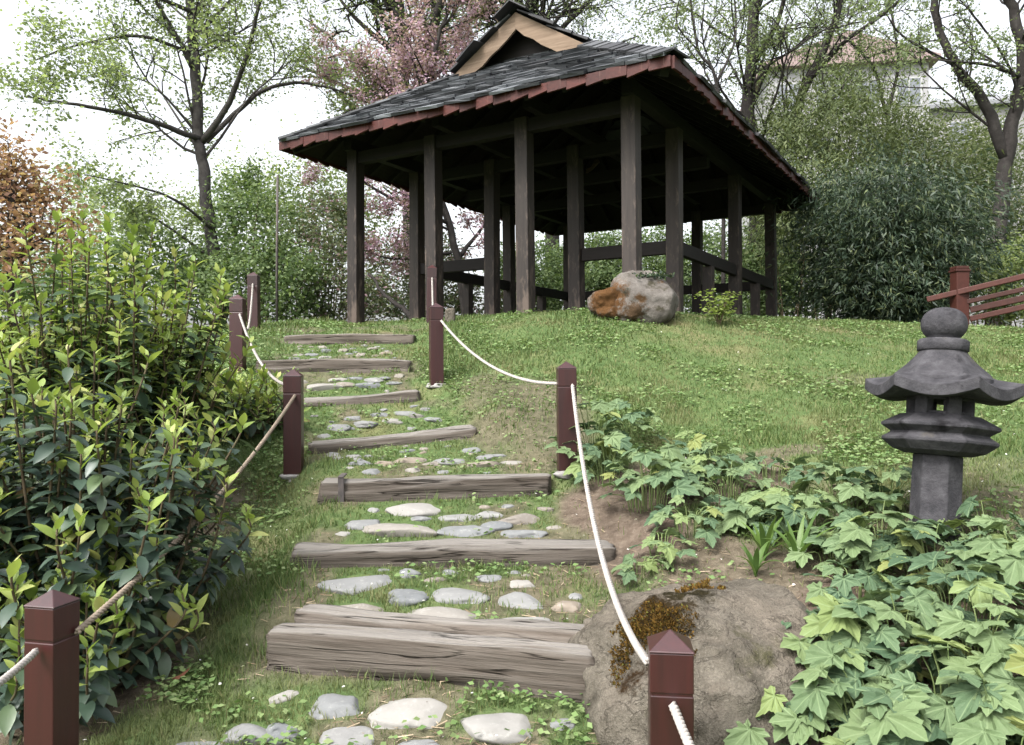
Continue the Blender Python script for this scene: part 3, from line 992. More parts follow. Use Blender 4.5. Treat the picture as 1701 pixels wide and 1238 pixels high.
def rock_mesh(name, seed, size, rough=.25, cuts=5, sub=5, sq=.75, ridge=0.0):
    import bmesh
    from mathutils import noise
    bm = bmesh.new()
    bmesh.ops.create_icosphere(bm, subdivisions=sub, radius=1)
    rr = random.Random(seed)
    off = Vector((rr.uniform(0, 60), rr.uniform(0, 60), rr.uniform(0, 60)))
    planes = []
    for k in range(cuts):
        n_ = Vector((rr.gauss(0, 1), rr.gauss(0, 1), rr.gauss(0, .8))).normalized()
        planes.append((n_, rr.uniform(.70, .92)))
    for v_ in bm.verts:
        p = v_.co.copy()
        p = Vector([math.copysign(abs(c_) ** sq, c_) for c_ in p])
        p *= 1 + rough * noise.noise(p * .8 + off) + rough * .45 * noise.noise(p * 2.1 + off) + rough * .16 * noise.noise(p * 5.5 + off) + rough * .10 * noise.noise(p * 11 + off) + rough * .06 * noise.noise(p * 25 + off) - ridge * max(0, 1 - abs(noise.noise(p * 1.7 + off * 1.3)) * 7) * .09 - ridge * max(0, 1 - abs(noise.noise(p * 4.3 + off)) * 6) * .035
        for n_, d_ in planes:
            e = p.dot(n_) - d_
            if e > 0: p -= n_ * e * .82
        v_.co = Vector((p.x * size[0], p.y * size[1], p.z * size[2]))
    me = bpy.data.meshes.new(name)
    bm.to_mesh(me); bm.free()
    me.polygons.foreach_set('use_smooth', np.ones(len(me.polygons), bool))
    return me


pebs = [rock_mesh('path_stone', 200 + k, (1.05, 1.05, .75), .26, 5, 4, .72) for k in range(14)]
for p_ in pebs: p_.materials.append(M['cobble'])
STONES = [(412, 1222, 78, 44), (470, 1218, 44, 52), (563, 1175, 74, 60), (690, 1188, 118, 62), (830, 1205, 118, 70), (583, 1232, 96, 34), (705, 1248, 70, 26), (935, 1205, 36, 30), (330, 1250, 80, 30),
          (597, 972, 108, 32), (590, 1015, 98, 28), (678, 993, 56, 36), (767, 990, 80, 34), (735, 1027, 116, 26), (862, 1002, 82, 30), (872, 1037, 70, 18), (868, 973, 36, 16), (940, 1008, 42, 24), (815, 963, 44, 14),
          (600, 873, 62, 18), (662, 882, 98, 22), (690, 846, 82, 8), (757, 862, 50, 17), (815, 856, 38, 17), (865, 860, 58, 18), (775, 884, 78, 13), (870, 886, 62, 12), (828, 874, 50, 11), (696, 862, 34, 8), (905, 848, 24, 8),
          (640, 772, 36, 7), (680, 766, 46, 8), (750, 768, 56, 8), (782, 750, 32, 9), (816, 761, 42, 7), (722, 771, 40, 6), (800, 771, 42, 6), (553, 757, 22, 7), (600, 770, 34, 6), (850, 770, 30, 6),
          (672, 688, 30, 8), (692, 692, 26, 7), (650, 700, 36, 6), (604, 704, 40, 6), (562, 712, 42, 6), (632, 690, 26, 6), (720, 698, 30, 6), (585, 695, 28, 5),
          (540, 643, 42, 9), (575, 640, 32, 9), (560, 632, 24, 8), (612, 640, 38, 7), (622, 631, 28, 6), (655, 638, 22, 6), (590, 629, 22, 6), (640, 629, 20, 5),
          (541, 583, 20, 8), (518, 590, 18, 5), (570, 583, 18, 7), (643, 588, 20, 7), (496, 590, 18, 4), (600, 590, 18, 5), (620, 580, 14, 5)]
stone_xy = []
for i, (px, py, w, h) in enumerate(STONES):
    p = hit(px, py)
    sx = w / F * p.y / 2 * 1.22
    p2 = hit(px, py - h * .42); p3 = hit(px, py + h * .42)
    sy = min(max((p2.y - p3.y) / 2, sx * .6), sx * 1.2)
    ft = min(sx, sy, .09) * .7
    stone_xy.append((p.x, p.y, sx, sy))
    rot = random.choice((0, math.pi)) + random.gauss(0, .2)
    link('path_stone', pebs[i % 14], ground, None, Matrix.Translation((p.x, p.y, p.z - ft * .33)) @ Matrix.Rotation(rot, 4, 'Z') @ Matrix.Rotation(random.gauss(0, .06), 4, 'X') @ Matrix.Diagonal((sx, sy, ft, 1)))
fr = random.Random(99)
tries = 0
while len(stone_xy) < len(STONES) + 95 and tries < 4000:
    tries += 1
    y = fr.uniform(2.1, 8.6)
    x = float(np.interp(y, PATH_Y, PATH_X)) + fr.uniform(-.8, .85) * float(np.interp(y, PATH_Y, PATH_H))
    r_ = fr.uniform(.022, .065)
    if any(((x - a) / (c + r_ * 1.15)) ** 2 + ((y - b) / (d + r_ * 1.15)) ** 2 < 1 for a, b, c, d in stone_xy): continue
    bad = False
    for nm, a, b, h, t in STEPS:
        pa, pb = P(*a), P(*b)
        yy = pa.y + (x - pa.x) / (pb.x - pa.x) * (pb.y - pa.y)
        if yy - r_ - .02 < y < yy + t + r_ + .02: bad = True
    if bad: continue
    ry = r_ * fr.uniform(.6, 1)
    stone_xy.append((x, y, r_, ry))
    link('path_stone', fr.choice(pebs), ground, None, Matrix.Translation((x, y, g1(x, y) - r_ * .3)) @ Matrix.Rotation(fr.gauss(0, .4), 4, 'Z') @ Matrix.Diagonal((r_, ry, r_ * .75, 1)))
SXY = np.array(stone_xy)

# ------------------------------------------------------------------ rope posts
def make_post(px, top_y, d, h, w, rz, label, footing=False):
    top = P(px, top_y, d)
    base = Vector((top.x, top.y, top.z - h))
    t = empty('rope_post', base, (random.gauss(0, .008), random.gauss(0, .008), rz))
    tag(t, label, 'post', 'mahogany rope posts')
    ht = h - w * .42
    gy_ = ht - w * .98
    mb = MB(); mb.box((0, 0, (gy_ - .25) / 2), (w, w, gy_ + .25)); mb.build('shaft', M['post'], t, bevel=.004)
    mb = MB(); mb.box((0, 0, gy_ + .003), (w * .95, w * .95, .006)); mb.build('groove', M['post'], t)
    mb = MB()
    a_ = w / 2; z0, z1, z2 = gy_ + .006, ht, h
    mb.add([(-a_, -a_, z0), (a_, -a_, z0), (a_, a_, z0), (-a_, a_, z0)] + [(-a_, -a_, z1), (a_, -a_, z1), (a_, a_, z1), (-a_, a_, z1)],
           [(3, 2, 1, 0), (0, 1, 5, 4), (1, 2, 6, 5), (2, 3, 7, 6), (3, 0, 4, 7), (4, 5, 6, 7)])
    mb.build('head', M['post'], t, bevel=.003)
    b_ = a_ * 1.04
    mb = MB()
    mb.add([(-b_, -b_, z1 + .001), (b_, -b_, z1 + .001), (b_, b_, z1 + .001), (-b_, b_, z1 + .001), (-b_, -b_, z1 + .005), (b_, -b_, z1 + .005), (b_, b_, z1 + .005), (-b_, b_, z1 + .005), (0, 0, z2)],
           [(3, 2, 1, 0), (0, 1, 5, 4), (1, 2, 6, 5), (2, 3, 7, 6), (3, 0, 4, 7), (4, 5, 8), (5, 6, 8), (6, 7, 8), (7, 4, 8)])
    mb.build('pyramid_cap', M['post_cap'], t, bevel=.002)
    if footing:
        me = pebble_mesh(int(px), .35, .25, 3)
        me.materials.append(M['concrete'])
        gzv = g1(base.x, base.y)
        link('footing', me, t, None, Matrix.Translation((.01, 0, gzv - base.z - w * .12)) @ Matrix.Diagonal((w * .78, w * .78, w * .62, 1)))
    return t


POSTS = [
    (85, 980, 2.45, .80, .108, R(-13), 'nearest left rope post, cut off by the lower edge of the photo', False),
    (1115, 1045, 2.2, .80, .118, R(-7), 'nearest right rope post in front of the mossy boulder', False),
    (488, 613, 5.3, .78, .118, R(6), 'left rope post standing in a crumbly concrete footing beside the strapped timber', True),
    (942, 600, 5.0, .74, .118, R(3), 'right rope post half hidden by lobed leaves', True),
    (395, 489, 7.1, .72, .12, R(2), 'left rope post rising above the laurel shoots next to the sixth riser', False),
    (725, 503, 6.8, .70, .112, R(14), 'right rope post on the dry bank beside the sixth riser', True),
    (422, 452, 9.2, .72, .12, R(2), 'farthest left rope post next to the topmost step', False),
    (717, 440, 9.5, .72, .118, R(4), 'farthest right rope post in front of a pavilion column', False)]
for p in POSTS: make_post(*p)


def rope(a, b, sag, label, mat, r=.0115):
    a, b = Vector(a), Vector(b)
    L = (b - a).length
    n = int(L / .011)
    t = np.linspace(0, 1, n)
    A_, B_ = np.array(a), np.array(b)
    c = A_ + (B_ - A_) * t[:, None]
    c[:, 2] -= 4 * sag * t * (1 - t)
    T = np.gradient(c, axis=0); T /= np.linalg.norm(T, axis=1)[:, None]
    U_ = np.cross(T, [0, 0, 1.0]); U_ /= np.linalg.norm(U_, axis=1)[:, None]
    W2 = np.cross(T, U_)
    s_ = np.concatenate([[0], np.cumsum(np.linalg.norm(np.diff(c, axis=0), axis=1))])
    root = None
    mb = MB()
    for k in range(3):
        ph = s_ / .062 * 2 * np.pi + k * 2 * np.pi / 3
        st = c + (np.cos(ph)[:, None] * U_ + np.sin(ph)[:, None] * W2) * r * .56
        mb.tube(st, r * .5, 6)
    o = mb.build('rope', mat, None, True)
    return tag(o, label, 'rope', 'ropes slung between the posts')


rope(P(128, 1050, 2.47), P(490, 657, 5.24), .085, 'rope with bush shade painted into its brown colour, running up through the laurel bush', M['rope_shaded'])
rope(P(476, 640, 5.34), P(398, 522, 7.05), .13, 'white rope from the footed left post up to the one above the laurel', M['rope'])
rope(P(404, 524, 7.15), P(420, 472, 9.14), .30, 'white rope between the two farthest left posts', M['rope'])
rope(P(1076, 1100, 2.23), P(951, 640, 4.94), .28, 'long white rope sagging from the nearest right post along the path edge', M['rope'], .0125)
rope(P(928, 637, 5.03), P(733, 533, 6.75), .14, 'white rope across the dry bank between the two middle right posts', M['rope'])
rope(P(722, 533, 6.86), P(718, 462, 9.44), .22, 'white rope between the two farthest right posts, seen end on', M['rope'])
rope(P(60, 1082, 2.39), P(-420, 1330, 1.2), .05, 'pale twisted rope leaving the photo at the lower left edge', M['rope'])
rope(P(1118, 1172, 2.14), P(1500, 1900, .85), .04, 'white twisted rope leaving the photo at the bottom below the nearest right post', M['rope'], .013)

# ------------------------------------------------------------------ stone lantern
def ring_loft(rings, seg=48, closed=True):
    """rings: list of (z, fn(theta)->(r, dz))"""
    mb = MB()
    for z, fn in rings:
        for j in range(seg):
            th = 2 * math.pi * j / seg
            r_, dz_ = fn(th)
            mb.v.append((r_ * math.cos(th), r_ * math.sin(th), z + dz_))
    for i in range(len(rings) - 1):
        for j in range(seg):
            k = (j + 1) % seg
            mb.f.append((i * seg + j, i * seg + k, (i + 1) * seg + k, (i + 1) * seg + j))
    mb.f.append(tuple(range(seg - 1, -1, -1)))
    mb.f.append(tuple((len(rings) - 1) * seg + j for j in range(seg)))
    return mb


def hexr(th):
    t = (th % (math.pi / 3)) - math.pi / 6
    return math.cos(math.pi / 6) / math.cos(t)


def corner(th):
    t = abs((th % (math.pi / 3)) - math.pi / 6) / (math.pi / 6)
    return t


def hx(r, k=1.0, lift=0.0):
    return lambda th: (r * (hexr(th) * k + (1 - k)), lift * corner(th) ** 2)


def ci(r):
    return lambda th: (r, 0)


lb = P(1550, 916, 3.7)
lant = empty('stone_lantern', (lb.x, lb.y, lb.z - .0), (R(-1.5), R(6.5), R(27)))
tag(lant, 'leaning dark stone garden lantern among the lobed leaves', 'lantern')
ring_loft([(-.25, hx(.112)), (0, hx(.112)), (.455, hx(.108))], 36).build('shaft', M['lantern'], lant, bevel=.006)
ring_loft([(.455, hx(.14)), (.475, hx(.20)), (.515, hx(.250)), (.528, hx(.250)), (.552, hx(.212)), (.558, hx(.212)), (.585, hx(.255)), (.598, hx(.255)), (.645, hx(.17))], 48).build('platform', M['lantern'], lant, bevel=.004)
fb = MB()
for k in range(6):
    th = math.pi / 3 * k + math.pi / 6
    a_ = Matrix.Rotation(th, 3, 'Z')
    thc = math.pi / 3 * k
    fb.box(Matrix.Rotation(thc, 3, 'Z') @ Vector((.118, 0, .69)), (.05, .062, .11), Matrix.Rotation(thc, 3, 'Z'))
fb2 = ring_loft([(.64, hx(.145)), (.66, hx(.145))], 36)
fb.add(fb2.v, fb2.f)
fb3 = ring_loft([(.712, hx(.150)), (.76, hx(.150))], 36)
fb.add(fb3.v, fb3.f)
fb.build('fire_box', M['lantern'], lant, bevel=.004)
cap_o = ring_loft([(.728, hx(.14)), (.712, hx(.29, 1, .03)), (.716, hx(.338, 1, .04)), (.768, hx(.338, 1, .042)), (.792, hx(.28, 1, .025)), (.812, hx(.23, .9, .012)), (.845, hx(.182, .7)), (.89, hx(.142, .4)), (.93, hx(.112, .2)), (.955, ci(.098))], 72).build('cap', M['lantern'], lant, bevel=.003)


def petal(th):
    t = abs((th % (math.pi / 3)) - math.pi / 6) / (math.pi / 6)
    return t


def pe(r, amp, dz_):
    return lambda th: (r * hexr(th) ** .7 * (1 - amp * (petal(th) ** 1.5)), dz_ + .05 * amp * 6 * .18 * petal(th) ** 1.5)


ring_loft([(.796, pe(.262, .18, 0)), (.814, pe(.258, .18, 0)), (.842, hx(.205, .7)), (.888, hx(.154, .4)), (.93, hx(.116, .2)), (.957, ci(.098))], 72).build('petal_layer', M['lantern'], cap_o, bevel=.002)
ring_loft([(.950, ci(.104)), (.956, ci(.112)), (1.000, ci(.112)), (1.008, ci(.104))], 40).build('neck_ring', M['lantern'], lant, True)
rs = []
for k in range(13):
    t = k / 12
    a_ = -1.0 + t * (math.pi / 2 + 1.0)
    rs.append((1.084 + .082 * math.sin(a_), ci(max(.102 * math.cos(a_) ** .8 if k < 12 else .004, .004))))
rs.insert(0, (1.008, ci(.078)))
ring_loft(rs, 40).build('finial', M['lantern'], lant, True)

# ------------------------------------------------------------------ rocks
b_main = link('boulder', rock_mesh('boulder', 5, (.56, .58, .44), .26, 8, 6, ridge=.25), None, M['boulder'], Matrix.Translation((.84, 3.02, CZ - 1.26)) @ Matrix.Rotation(.35, 4, 'Z') @ Matrix.Rotation(.12, 4, 'Y') @ Matrix.Rotation(-.1, 4, 'X'))
tag(b_main, 'big earthy boulder with orange brown moss behind the nearest right post', 'boulder')
# moss cushions grow as short blades on the boulder
mo_v = np.array([tuple(b_main.matrix_basis @ v_.co) for v_ in b_main.data.vertices])
mo_n = np.array([tuple(b_main.matrix_basis.to_3x3() @ v_.normal) for v_ in b_main.data.vertices])
mo_r = np.random.default_rng(3)
MC, MN = [], []
for px_, py_, rad in ((1060, 1028, .11), (1115, 1030, .08), (1010, 1082, .075), (1160, 965, .06)):
    dv = np.array(P(px_, py_, 1.0)) - np.array([0, 0, CZ]); dv /= np.linalg.norm(dv)
    rel = mo_v - np.array([0, 0, CZ])
    t_ = rel @ dv
    off_ = np.linalg.norm(rel - t_[:, None] * dv, axis=1)
    fr_ = np.nonzero((off_ < .03) & (mo_n @ dv < 0))[0]
    if not len(fr_): continue
    c0 = mo_v[fr_[np.argmin(t_[fr_])]]
    near = np.nonzero((np.linalg.norm(mo_v - c0, axis=1) + (fbm(mo_v[:, 0] * 14, mo_v[:, 1] * 14 + mo_v[:, 2] * 9, 4, 3) - .5) * .22 < rad) & (mo_n[:, 2] > -.2))[0]
    pk = mo_r.choice(near, int(26000 * rad)) if len(near) else near
    MC.append(mo_v[pk] + mo_r.normal(0, .006, (len(pk), 3))); MN.append(mo_n[pk])
ra = P(1062, 486, 8.15)
rk = empty('planted_rock', (ra.x, ra.y, g1(ra.x, ra.y) + .05))
tag(rk, 'grey hollowed rock with orange lichen on the lawn crest before the pavilion', 'rock')


def hollow_rock():
    me = rock_mesh('stone_bowl', 14, (.37, .34, .30), .2, 4, 5, ridge=.6)
    for v_ in me.vertices:
        r2 = ((v_.co.x - .03) / .23) ** 2 + ((v_.co.y + .10) / .20) ** 2
        if v_.co.z > .08 and r2 < 1: v_.co.z -= (1 - r2) * .06
    return me


link('stone_bowl', hollow_rock(), rk, M['lichen_rock'], Matrix.Translation((.06, 0, .16)))
link('lichen_lump', rock_mesh('lichen_lump', 23, (.21, .22, .18), .35, 5, 5), rk, M['lichen_rock'], Matrix.Translation((-.29, -.03, .11)))
blk = P(748, 532, 9.0)
o = link('stone_block', rock_mesh('stone_block', 31, (.06, .06, .10), .08, 0, 4, .4), None, M['boulder'], Matrix.Translation((blk.x, blk.y, g1(blk.x, blk.y) + .05)))
tag(o, 'small upright beige stone block at the foot of a pavilion column', 'stone')

# ------------------------------------------------------------------ leaf machinery
def rot_from(axis_dir, up):
    """arrays (N,3): local Y -> axis_dir, local Z ~ up"""
    y = axis_dir / (np.linalg.norm(axis_dir, axis=1)[:, None] + 1e-9)
    x = np.cross(y, up); x /= np.linalg.norm(x, axis=1)[:, None] + 1e-9
    z = np.cross(x, y)
    return np.stack([x, y, z], -1)          # columns


def scatter_mesh(name, tv, tfs, C, RM, S, smooth=False):
    tv = np.asarray(tv, float)
    N, k = len(C), len(tv)
    S = np.asarray(S, float)
    if S.ndim == 1: S = np.repeat(S[:, None], 3, 1)
    V = np.einsum('nij,nkj->nki', RM, tv[None] * S[:, None, :]) + C[:, None, :]
    faces = []
    base = (np.arange(N) * k)[:, None, None]
    for f in tfs:
        f = np.asarray(f)
        faces.append((f[None] + base).reshape(-1, f.shape[1]))
    return np_mesh(name, V.reshape(-1, 3), faces, smooth)


def randdir(n, zlo=-1., zhi=1.):
    z = rng.uniform(zlo, zhi, n); a = rng.uniform(0, 2 * np.pi, n)
    r = np.sqrt(1 - z * z)
    return np.stack([r * np.cos(a), r * np.sin(a), z], 1)


# leaf templates: stem at origin, leaf along +Y, face +Z, unit length
LEAF4 = ([(0, 0, 0), (.30, .45, .05), (0, 1, -.03), (-.30, .45, .05)], [np.array([[0, 1, 2, 3]])])
LEAF_NARROW = ([(0, 0, 0), (.07, .35, .01), (0, 1, -.12), (-.07, .35, .01)], [np.array([[0, 1, 2, 3]])])
LEAF_BAM = ([(0, 0, 0), (.10, .35, .02), (0, 1, -.12), (-.10, .35, .02)], [np.array([[0, 1, 2, 3]])])
LEAF_MID = ([(0, 0, 0), (.14, .4, .02), (0, 1, -.1), (-.14, .4, .02)], [np.array([[0, 1, 2, 3]])])
_l = []
for yy, ww in ((0, .02), (.18, .15), (.4, .225), (.62, .20), (.84, .105), (1, 0.0)):
    zz = -.22 * yy * yy
    _l.append([(-ww, yy, zz + .28 * ww), (0, yy, zz), (ww, yy, zz + .28 * ww)])
_v = [p for r_ in _l for p in r_]
_q = []
for i in range(5):
    b = i * 3
    _q += [(b, b + 1, b + 4, b + 3), (b + 1, b + 2, b + 5, b + 4)]
LEAF_LAUREL = (_v, [np.array(_q)])


def lobed(seed):
    """five-lobed toothed leaf, unit width about 1"""
    rr = random.Random(seed)
    tips = [(-118, .42), (-62, .62), (0, .74), (62, .62), (118, .42)]
    outline = [(-165, .12)]
    for i, (a_, r_) in enumerate(tips):
        r_ *= rr.uniform(.92, 1.08)
        outline += [(a_ - 22, r_ * .74), (a_ - 15, r_ * .74), (a_ - 9, r_ * .86), (a_, r_), (a_ + 9, r_ * .86), (a_ + 15, r_ * .74), (a_ + 22, r_ * .74)]
        if i < 4:
            b = (a_ + tips[i + 1][0]) / 2
            outline.append((b, .40 * rr.uniform(.9, 1.12)))
    outline.append((165, .12))
    V = [(0, 0, 0)]
    tipa = [t[0] for t in tips]
    for a_, r_ in outline:
        x, y = r_ * math.sin(R(a_)), r_ * math.cos(R(a_)) + .05
        near = min(abs(a_ - t) for t in tipa)
        z = -.16 * r_ * r_ - .04 * math.sin(R(min(near, 30) * 3)) * -1 + rr.uniform(-.015, .015)
        V.append((x, y, z - .12 * max(0, r_ - .45)))
    # inner ring for pleats
    n = len(outline)
    for a_, r_ in outline:
        near = min(abs(a_ - t) for t in tipa)
        rr_ = min(r_ * .5, .3)
        V.append((rr_ * math.sin(R(a_)), rr_ * math.cos(R(a_)) + .05, -.03 * rr_ + (.05 if near > 18 else -.01)))
    fs = []
    for i in range(n - 1):
        fs.append((1 + i, 1 + n + i, 1 + n + i + 1, 1 + i + 1))
    tr = [(0, 1 + n + i + 1, 1 + n + i) for i in range(n - 1)]
    m_ = MB(); m_.add(V, fs + tr)
    # face +Z
    m_.f = [f[::-1] for f in m_.f]
    me = m_.mesh('leaf')
    me.flip_normals() if me.polygons[0].normal.z < 0 else None
    me.materials.append(M['perennial'])
    return me


# ------------------------------------------------------------------ trees
def smooth_poly(pts, n=5, jit=0.0, lrng=rng):
    pts = [np.array(p, float) for p in pts]
    P0 = [2 * pts[0] - pts[1]] + pts + [2 * pts[-1] - pts[-2]]
    out = []
    for i in range(1, len(P0) - 2):
        for k in range(n):
            t = k / n
            a_, b_, c_, d_ = P0[i - 1], P0[i], P0[i + 1], P0[i + 2]
            out.append(.5 * ((2 * b_) + (-a_ + c_) * t + (2 * a_ - 5 * b_ + 4 * c_ - d_) * t * t + (-a_ + 3 * b_ - 3 * c_ + d_) * t ** 3))
    out.append(pts[-1])
    out = np.array(out)
    if jit:
        out[1:-1] += lrng.normal(0, jit, out[1:-1].shape)
    return out


def grow_tree(name, label, limbs, leafmat, bark, nsub=(7, 6), ratio=(.45, .4), leaf=.07, per=5, spread=.12, trop=.25, seed=1,
              group=None, leafT=LEAF4, step=.09, minlen=.5, base_ext=True, sub_from=.3, leaf_keep=1.0, crown='crown', cat='tree', droop=0.0, thin=.42):
    lr = np.random.default_rng(seed)
    mb = MB()
    lp, ld = [], []

    def twig_leaves(pts):
        L = np.linalg.norm(np.diff(pts, axis=0), axis=1).sum()
        n = max(int(L / step), 2)
        t = lr.uniform(.1, 1, n) * (len(pts) - 1)
        i = np.minimum(t.astype(int), len(pts) - 2)
        f = (t - i)[:, None]
        c = pts[i] * (1 - f) + pts[i + 1] * f
        c = np.repeat(c, per, 0) + lr.normal(0, spread, (n * per, 3))
        if leaf_keep < 1: c = c[lr.uniform(0, 1, len(c)) < leaf_keep]
        lp.append(c)

    def branch(start, d, L, r, lev):
        n = 5
        pts = [np.array(start)]
        d = d / np.linalg.norm(d)
        for k in range(n):
            d = d + lr.normal(0, .16, 3) + np.array([0, 0, (trop if lev == 1 else trop * .4 - droop)]) * .35
            d /= np.linalg.norm(d)
            pts.append(pts[-1] + d * L / n)
        pts = np.array(pts)
        mb.tube(pts, np.linspace(r, r * .35, n + 1), 5 if lev == 1 else 4, False)
        if lev < len(nsub):
            for k in range(nsub[lev]):
                t = lr.uniform(.2, 1)
                sub(pts, t, L * ratio[lev] * lr.uniform(.6, 1.2), r * .5, lev + 1)
        if lev >= len(nsub): twig_leaves(pts)
        elif lev == len(nsub) - 1: twig_leaves(pts[2:])

    def sub(pts, t, L, r, lev):
        i = min(int(t * (len(pts) - 1)), len(pts) - 2)
        st = pts[i] + (pts[i + 1] - pts[i]) * (t * (len(pts) - 1) - i)
        tan = pts[i + 1] - pts[i]
        tan /= np.linalg.norm(tan) + 1e-9
        pv = lr.normal(0, 1, 3); pv -= tan * pv.dot(tan); pv /= np.linalg.norm(pv)
        a_ = lr.uniform(.6, 1.15)
        branch(st, tan * math.cos(a_) + pv * math.sin(a_), max(L, .12), max(r, .004), lev)

    for li, (poly, r0, r1) in enumerate(limbs):
        pts = [P(*p) for p in poly]
        if li == 0 and base_ext:
            gzv = g1(pts[0].x, pts[0].y) - .15
            pts = [Vector((pts[0].x + (pts[0].x - pts[1].x) * .2, pts[0].y, gzv))] + pts if pts[0].z > gzv + .3 else pts
        sp = smooth_poly(pts, 5, r0 * .12, lr)
        L = np.linalg.norm(np.diff(sp, axis=0), axis=1).sum()
        rad = np.linspace(r0, r1, len(sp)) * (1 + lr.normal(0, .03, len(sp)))
        mb.tube(sp, rad, 9, True)
        n = max(int(nsub[0] * L / 3.0), 3)
        for k in range(n):
            t = lr.uniform(sub_from if li == 0 else .18, 1.0)
            rr = r0 + (r1 - r0) * t
            sub(sp, t, min(max(L * ratio[0] * lr.uniform(.5, 1.1) * (1.15 - .5 * t), minlen), 2.6), rr * thin, 1)
    root = empty(name, P(*limbs[0][0][0]))
    inv = Matrix.Translation(-root.location)
    o = mb.build('trunk', bark, root, True, matrix=inv)
    C = np.concatenate(lp)
    N = len(C)
    ax = randdir(N, -.9, .5); up = randdir(N, .0, 1)
    RM = rot_from(ax, up)
    me = scatter_mesh(crown, *leafT, C, RM, lr.uniform(.6, 1.3, N) * leaf)
    co = link(crown, me, root, leafmat, inv)
    tag(root, label, cat, group)
    return root, N


LEAFCOUNT = {}
TG = 'trees behind the pavilion'
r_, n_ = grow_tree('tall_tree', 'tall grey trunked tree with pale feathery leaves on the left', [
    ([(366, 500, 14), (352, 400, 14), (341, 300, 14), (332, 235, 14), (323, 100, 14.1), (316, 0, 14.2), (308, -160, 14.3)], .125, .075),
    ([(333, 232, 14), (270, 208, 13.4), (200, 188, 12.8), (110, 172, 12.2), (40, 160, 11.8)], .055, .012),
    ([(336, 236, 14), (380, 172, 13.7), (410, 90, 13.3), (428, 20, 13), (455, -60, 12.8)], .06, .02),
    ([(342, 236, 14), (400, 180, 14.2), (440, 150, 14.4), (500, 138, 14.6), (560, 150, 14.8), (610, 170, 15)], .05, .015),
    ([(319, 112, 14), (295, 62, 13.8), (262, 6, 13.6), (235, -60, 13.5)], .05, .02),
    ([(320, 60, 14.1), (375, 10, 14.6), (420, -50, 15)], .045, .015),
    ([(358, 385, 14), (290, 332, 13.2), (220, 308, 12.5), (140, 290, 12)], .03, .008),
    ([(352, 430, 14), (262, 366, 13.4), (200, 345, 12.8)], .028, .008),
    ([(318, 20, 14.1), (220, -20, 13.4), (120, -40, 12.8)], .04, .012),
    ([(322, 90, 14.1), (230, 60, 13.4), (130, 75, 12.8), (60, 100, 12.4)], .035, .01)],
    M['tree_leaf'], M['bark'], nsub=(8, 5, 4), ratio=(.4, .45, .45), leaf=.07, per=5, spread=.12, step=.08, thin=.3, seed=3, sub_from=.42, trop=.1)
LEAFCOUNT['tall'] = n_
r_, n_ = grow_tree('ivy_clad_tree', 'large dark forked tree with ivy rising behind the cherry blossom', [
    ([(690, 430, 20), (676, 220, 20), (664, 80, 20), (655, -80, 20)], .26, .18),
    ([(680, 190, 20), (716, 60, 19.5), (745, -40, 19)], .13, .08),
    ([(668, 110, 20), (640, 40, 20.5), (600, -40, 21)], .11, .05),
    ([(690, 150, 20), (720, 70, 20.4), (716, -50, 20.6)], .10, .07),
    ([(670, 180, 20), (590, 150, 20.5), (500, 110, 21)], .08, .03)],
    M['ivy'], M['bark_dark'], nsub=(7, 6, 4), ratio=(.5, .5, .45), leaf=.08, per=3, spread=.16, step=.11, seed=5, sub_from=.3, group=TG)
LEAFCOUNT['ivy'] = n_
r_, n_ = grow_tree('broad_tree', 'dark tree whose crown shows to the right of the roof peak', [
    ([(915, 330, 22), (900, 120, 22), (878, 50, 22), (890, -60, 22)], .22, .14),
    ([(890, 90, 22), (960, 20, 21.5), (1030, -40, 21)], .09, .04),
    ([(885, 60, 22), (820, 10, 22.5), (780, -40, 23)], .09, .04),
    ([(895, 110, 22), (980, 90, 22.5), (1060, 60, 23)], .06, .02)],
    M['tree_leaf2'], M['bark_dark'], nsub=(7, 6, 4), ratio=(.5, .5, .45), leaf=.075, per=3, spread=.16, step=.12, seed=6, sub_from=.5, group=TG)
LEAFCOUNT['broad'] = n_
r_, n_ = grow_tree('cherry_tree', 'cherry tree with pink blossom behind the left side of the pavilion', [
    ([(772, 520, 15.5), (760, 430, 15.5), (725, 300, 15.4), (704, 185, 15.3), (722, 85, 15.2), (748, 5, 15.2)], .10, .03),
    ([(722, 290, 15.4), (690, 240, 15.6), (640, 170, 15.8), (590, 132, 16), (530, 85, 16.2)], .05, .012),
    ([(760, 430, 15.5), (800, 380, 15.8), (850, 322, 16.2)], .05, .012),
    ([(742, 370, 15.4), (650, 330, 15), (585, 290, 14.8), (535, 270, 14.6)], .04, .01),
    ([(704, 185, 15.3), (690, 110, 15), (660, 60, 14.8)], .035, .01),
    ([(712, 250, 15.3), (765, 150, 15.6), (775, 70, 15.8)], .035, .01),
    ([(750, 420, 15.4), (650, 430, 15), (580, 400, 14.7)], .035, .01)],
    M['blossom'], M['bark_dark'], nsub=(11, 6), ratio=(.3, .45), leaf=.065, per=9, spread=.08, step=.05, seed=8, sub_from=.25, trop=.4, crown='blossom', group=TG)
LEAFCOUNT['cherry'] = n_
TR = 'thin spring trees on the right'
